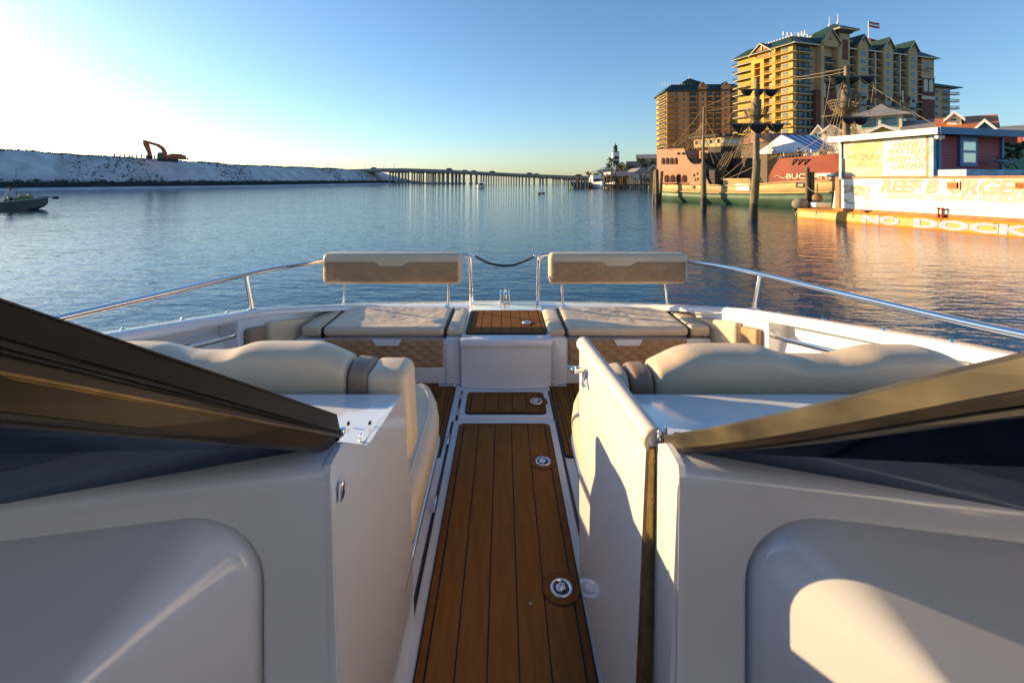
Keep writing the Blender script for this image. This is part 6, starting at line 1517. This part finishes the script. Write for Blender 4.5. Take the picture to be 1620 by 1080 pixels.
# sport fishing boat with flybridge
def sportboat(px, Y, label, sc=1.0, name='fishing_boat', hullc=None, mirror=1):
    O = PZ(px, VY+F*H/Y, 0); t = thing(name, O, label, 'boat'); q = lambda x, y, z: O+V(x*sc*mirror, y*sc, z*sc)
    m = MB(); rings = []
    for y, w_, zz in ((8, 1.7, 1.1), (4, 1.9, 1.2), (0, 1.8, 1.5), (-2.5, 1.1, 1.8), (-4, .1, 2.1)): rings.append([q(-w_-y*.12, y, zz), q(-w_*.75-y*.12, y, .1), q(-y*.12, y, -.3), q(w_*.75-y*.12, y, .1), q(w_-y*.12, y, zz)])
    m.loft(rings, smooth=False); m.build('hull', hullc or M['white'], t)
    m = MB(); m.hexa([q(-1.3, -1, 1.4), q(1.3, -1, 1.4), q(1.0, 4.5, 1.2), q(-1.6, 4.5, 1.2), q(-1.2, 0, 2.9), q(1.2, 0, 2.9), q(.9, 4.5, 2.9), q(-1.5, 4.5, 2.9)]); cb = m.build('cabin', M['white'], t)
    m = MB(); m.hexa([q(-1.28, -.75, 1.95), q(1.28, -.75, 1.95), q(1.28, -.55, 1.95), q(-1.28, -.55, 1.95), q(-1.2, -.2, 2.6), q(1.2, -.2, 2.6), q(1.2, 0, 2.6), q(-1.2, 0, 2.6)]); m.build('windscreen', M['dark'], cb)
    m = MB(); m.box(q(-1.2, .5, 2.95), q(1.1, 4, 3.6)); m.build('flybridge', M['white'], t)
    m = MB(); m.box(q(-1.5, .5, 4.6), q(1.4, 4, 4.7)); m.build('bimini', mk('bimini_cream', (.7, .66, .55), .7), t)
    for x in (-1.3, 1.2): m = MB(); m.tube([q(x, 1, 3.4), q(x*1.05, 1, 4.6)], .04, 5); m.tube([q(x, 2, 3), q(x*2.2, 3.5, 8)], .03, 4); m.build('outrigger', M['white'], t)
    return t
sportboat(945, 126, 'white sport fishing boat with cream bimini bow out at the dock end')
sportboat(966, 138, 'white sport fishing boat half hidden behind the bimini boat', .9)
t = thing('work_barge', D(915, 292), 'low teal work barge among thin posts at the dock tip', 'boat'); m = MB(); a, b = P(902, 288, 124), P(928, 295.5, 124)
m.prism([V(a.x, 124, a.z), V(a.x+.8, 124, .05), V(b.x, 124, .05), V(b.x, 124, a.z)], (0, 5, 0)); m.build('hull', mk('teal_hull', (.05, .12, .13), .6), t)
m = MB(); m.box((P(930, 0, 126).x, 126, .1), (P(936, 0, 126).x, 130, P(0, 288, 126).z)); m.build('deckhouse', M['shipdark'], t)
for k, px in enumerate((899, 903, 908, 913.5, 919, 926.5, 931, 934)):
    a = P(px, 281+1.5*(k % 3), 122); m = MB(); m.tube([V(a.x, 122, -.4), a], .13, 6); tag(m.build('thin_post', M['pile']), ['pale thin post standing first at the tip of the docks', 'thin post just beside the dock tip post', 'thin post before the teal barge bow', 'thin post against the teal barge side', 'thin post at the middle of the teal barge', 'thin post past the stern of the teal barge', 'thin post beside the dark deckhouse', 'thin post nearest the bimini boat bow'][k], 'post', 'thin posts around the teal work barge')
# harbour restaurant with lighthouse
lt = thing('lighthouse', P(976, 280, 190), 'square white lighthouse with green lantern above the yellow gabled restaurant', 'lighthouse'); LY = 190.
q = lambda px, py: P(px, py, LY); a, b = q(970.5, 262), q(980.5, 241)
m = MB(); cx = (a.x+b.x)/2; hwid = (b.x-a.x)/2; m.loft([[V(cx+sx_*w_, LY+2+sy_*w_, z) for sx_, sy_ in ((-1, -1), (1, -1), (1, 1), (-1, 1))] for w_, z in ((hwid*1.1, .8), (hwid, b.z))], smooth=False); m.build('tower', M['white'], lt)
m = MB(); m.lathe((cx, LY+2, b.z), [(hwid*1.3, 0), (hwid*1.3, .35), (hwid*.5, .4)], 12); m.build('gallery', M['red_roof'], lt)
m = MB(); m.lathe((cx, LY+2, b.z+.35), [(.85, 0), (.85, 1.9), (1.05, 1.95), (.55, 2.7), (.12, 3.1), (.05, 3.7)], 10); m.build('lantern', mk('lantern_green', (.05, .10, .10), .5), lt)
for px in (972.8, 976.3):
    for py in (247, 254): a = q(px, py); m = MB(); m.box((a.x, LY-.1+2-hwid*1.08, a.z-1.3), (a.x+.8, LY+2-hwid*.9, a.z)); m.build('window', M['dark'], lt)
house('harbour_restaurant', 'yellow gabled restaurant by the docks in front of the lighthouse', (968, 1000), 170, 14, mk('brightened_yellow_wall', (.60, .50, .22), .7), M['grey_roof'], 269, 256, 'restaurant', win=((976, 266, 979, 270), (987, 266, 990, 270)))  # gable wall brightened and warmed in colour where sunlight misses it
house('dock_house', 'dark roofed dock house behind the palms', (992, 1022), 160, 10, M['cream'], mk('slate_roof', (.06, .06, .08), .6), 266, 256, gable_front=False)
house('dock_house', 'low white flat dock office left of the yellow restaurant', (951, 972), 165, 8, M['cream'], M['white'], 268, 265, gable_front=False)
house('waterside_hotel', 'beige waterside building with teal lower floor left of the pirate ship stern', (1007, 1042), 200, 16, mk('beige_wall', (.42, .35, .22), .8), M['grey_roof'], 251, 245, 'hotel', gable_front=False, win=((1012, 256, 1038, 263),))
house('dock_pavilion', 'brown walled pavilion with pale roof right behind the tied pile cluster', (1028, 1040), 120, 6, M['tan'], M['cream'], 267, 261, 'pavilion')
# palms
def palm(px, py, Y, hgt, label, r=1.9, n=30, group='palms behind the docks'):
    b = P(px, py, Y); top = b; t = thing('palm_tree', V(b.x, b.y, .8), label, 'palm tree', group)
    m = MB(); m.tube([V(b.x-.2, b.y, .6), V(b.x, b.y, b.z*.5), b], [.22, .17, .15], 7); m.build('trunk', M['trunk'], t)
    m = MB(); rn_ = random.Random(int(px*7))
    for k in range(n):
        a = rn_.uniform(0, 6.28); el = rn_.uniform(-.5, 1.2); L = r*rn_.uniform(.8, 1.15); d = V(cos(a)*cos(el), sin(a)*cos(el), sin(el)); prev = b
        side = V(-sin(a), cos(a), 0); pts = []
        for j in range(6): tt = j/5; pts.append(b+d*L*tt-V(0, 0, L*.55*tt*tt))
        for j in range(5):
            c0, c1 = pts[j], pts[j+1]; w_ = .75*r/1.9*(1-abs(j-1.5)/4.5)
            for sg in (-1, 1):
                for z in range(2):
                    cc = c0.lerp(c1, z*.5); m.add([cc, cc+(c1-c0)*.28, cc+side*sg*w_+(c1-c0)*.5-V(0, 0, w_*.5)], [(0, 1, 2)])
    m.build('crown', M['frond'], t, fix=False)
for px, py, Y, lab, r in ((968, 253, 150, 'tall palm rising in front of the lighthouse foot', 2.2), (963, 262, 148, 'short palm left of the lighthouse palm', 1.8), (975, 258, 149, 'palm between the lighthouse foot and the yellow gable', 1.7), (981, 264, 145, 'palm in front of the yellow gable wall', 2.0), (999, 264, 145, 'bushy palm beside the dark roofed dock house', 2.2), (1014, 253, 150, 'golden lit palm before the beige waterside building', 2.3), (1021, 262, 146, 'low palm at the foot of the golden lit one', 2.0), (1033, 255, 150, 'palm by the stern side of the beige building', 1.8), (950, 271, 160, 'small palm left of the white dock office', 2.0)):
    palm(px, py, Y, 6, lab, r)
# round trees by the bridge end
def bush(px, py, Y, r, label, sq=.8):
    b = P(px, py, Y); t = thing('shade_tree', V(b.x, b.y, .5), label, 'tree', 'trees by the bridge end')
    m = MB(); m.tube([V(b.x, b.y, .3), b], [.3, .15], 6)
    for k in range(5): a = k*1.3; m.tube([b-V(0, 0, r*.4), b+V(cos(a)*r*.5, sin(a)*r*.5, r*.2)], .08, 4)
    m.build('trunk', M['trunk'], t)
    m = MB(); rn_ = random.Random(int(px))
    cl = [(V(rn_.gauss(0, .45), rn_.gauss(0, .45), rn_.gauss(0, .38))) for _ in range(16)]
    for k in range(1500):
        c = cl[k % 16]; q = V(c.x+rn_.gauss(0, .2), c.y+rn_.gauss(0, .2), (c.z+rn_.gauss(0, .17))*sq)*r; p = b+q; s_ = r*.09
        e = V(rn_.uniform(-1, 1), rn_.uniform(-1, 1), rn_.uniform(-1, 1)).normalized()*s_; f = V(rn_.uniform(-1, 1), rn_.uniform(-1, 1), rn_.uniform(-1, 1)).normalized()*s_
        m.add([p, p+e, p+e+f, p+f], [(0, 1, 2, 3)])
    m.build('crown', M['frond'], t, fix=False)
bush(931.5, 274, 200, 1.45, 'round crowned tree standing above the bridge end'); bush(914, 278, 230, 1.1, 'low flat tree peeping over the bridge deck', .5); bush(943, 276.5, 190, 1.2, 'small tree just left of the bimini boat', .6)
# denser rigging on the three masts
for mx, Ym, ty, tb, by_ in ((1196, 43, 145, 196, 250), (1338, 33, 125, 186, 244)):
    for sgx in (-1, 1):
        for k in range(4):
            rope(P(mx, ty+6, Ym), P(mx+sgx*(16+9*k), by_, Ym+sgx*1.2), .018, .03, par=ship)
        ratline(P(mx+sgx*4, tb-8, Ym), P(mx+sgx*7, tb-8, Ym+.3), P(mx+sgx*20, by_, Ym+sgx), P(mx+sgx*36, by_, Ym+sgx*1.4), 12)
for a, b in (((1112, 170, 47), (1196, 128, 43)), ((1199, 128, 43), (1338, 108, 33)), ((1173, 142, 43), (1150, 196, 43)), ((1229, 142, 43), (1249, 196, 43)), ((1314, 122, 33), (1303, 186, 33)), ((1384, 122, 33), (1374, 186, 33)), ((1112, 200, 47), (1048, 236, 51)), ((1112, 215, 47), (1160, 284, 45)), ((1112, 205, 47), (1130, 260, 46)), ((1196, 215, 43), (1165, 284, 44)), ((1338, 205, 33), (1300, 244, 34))):
    rope(P(*a), P(*b), .018, .15, par=ship)
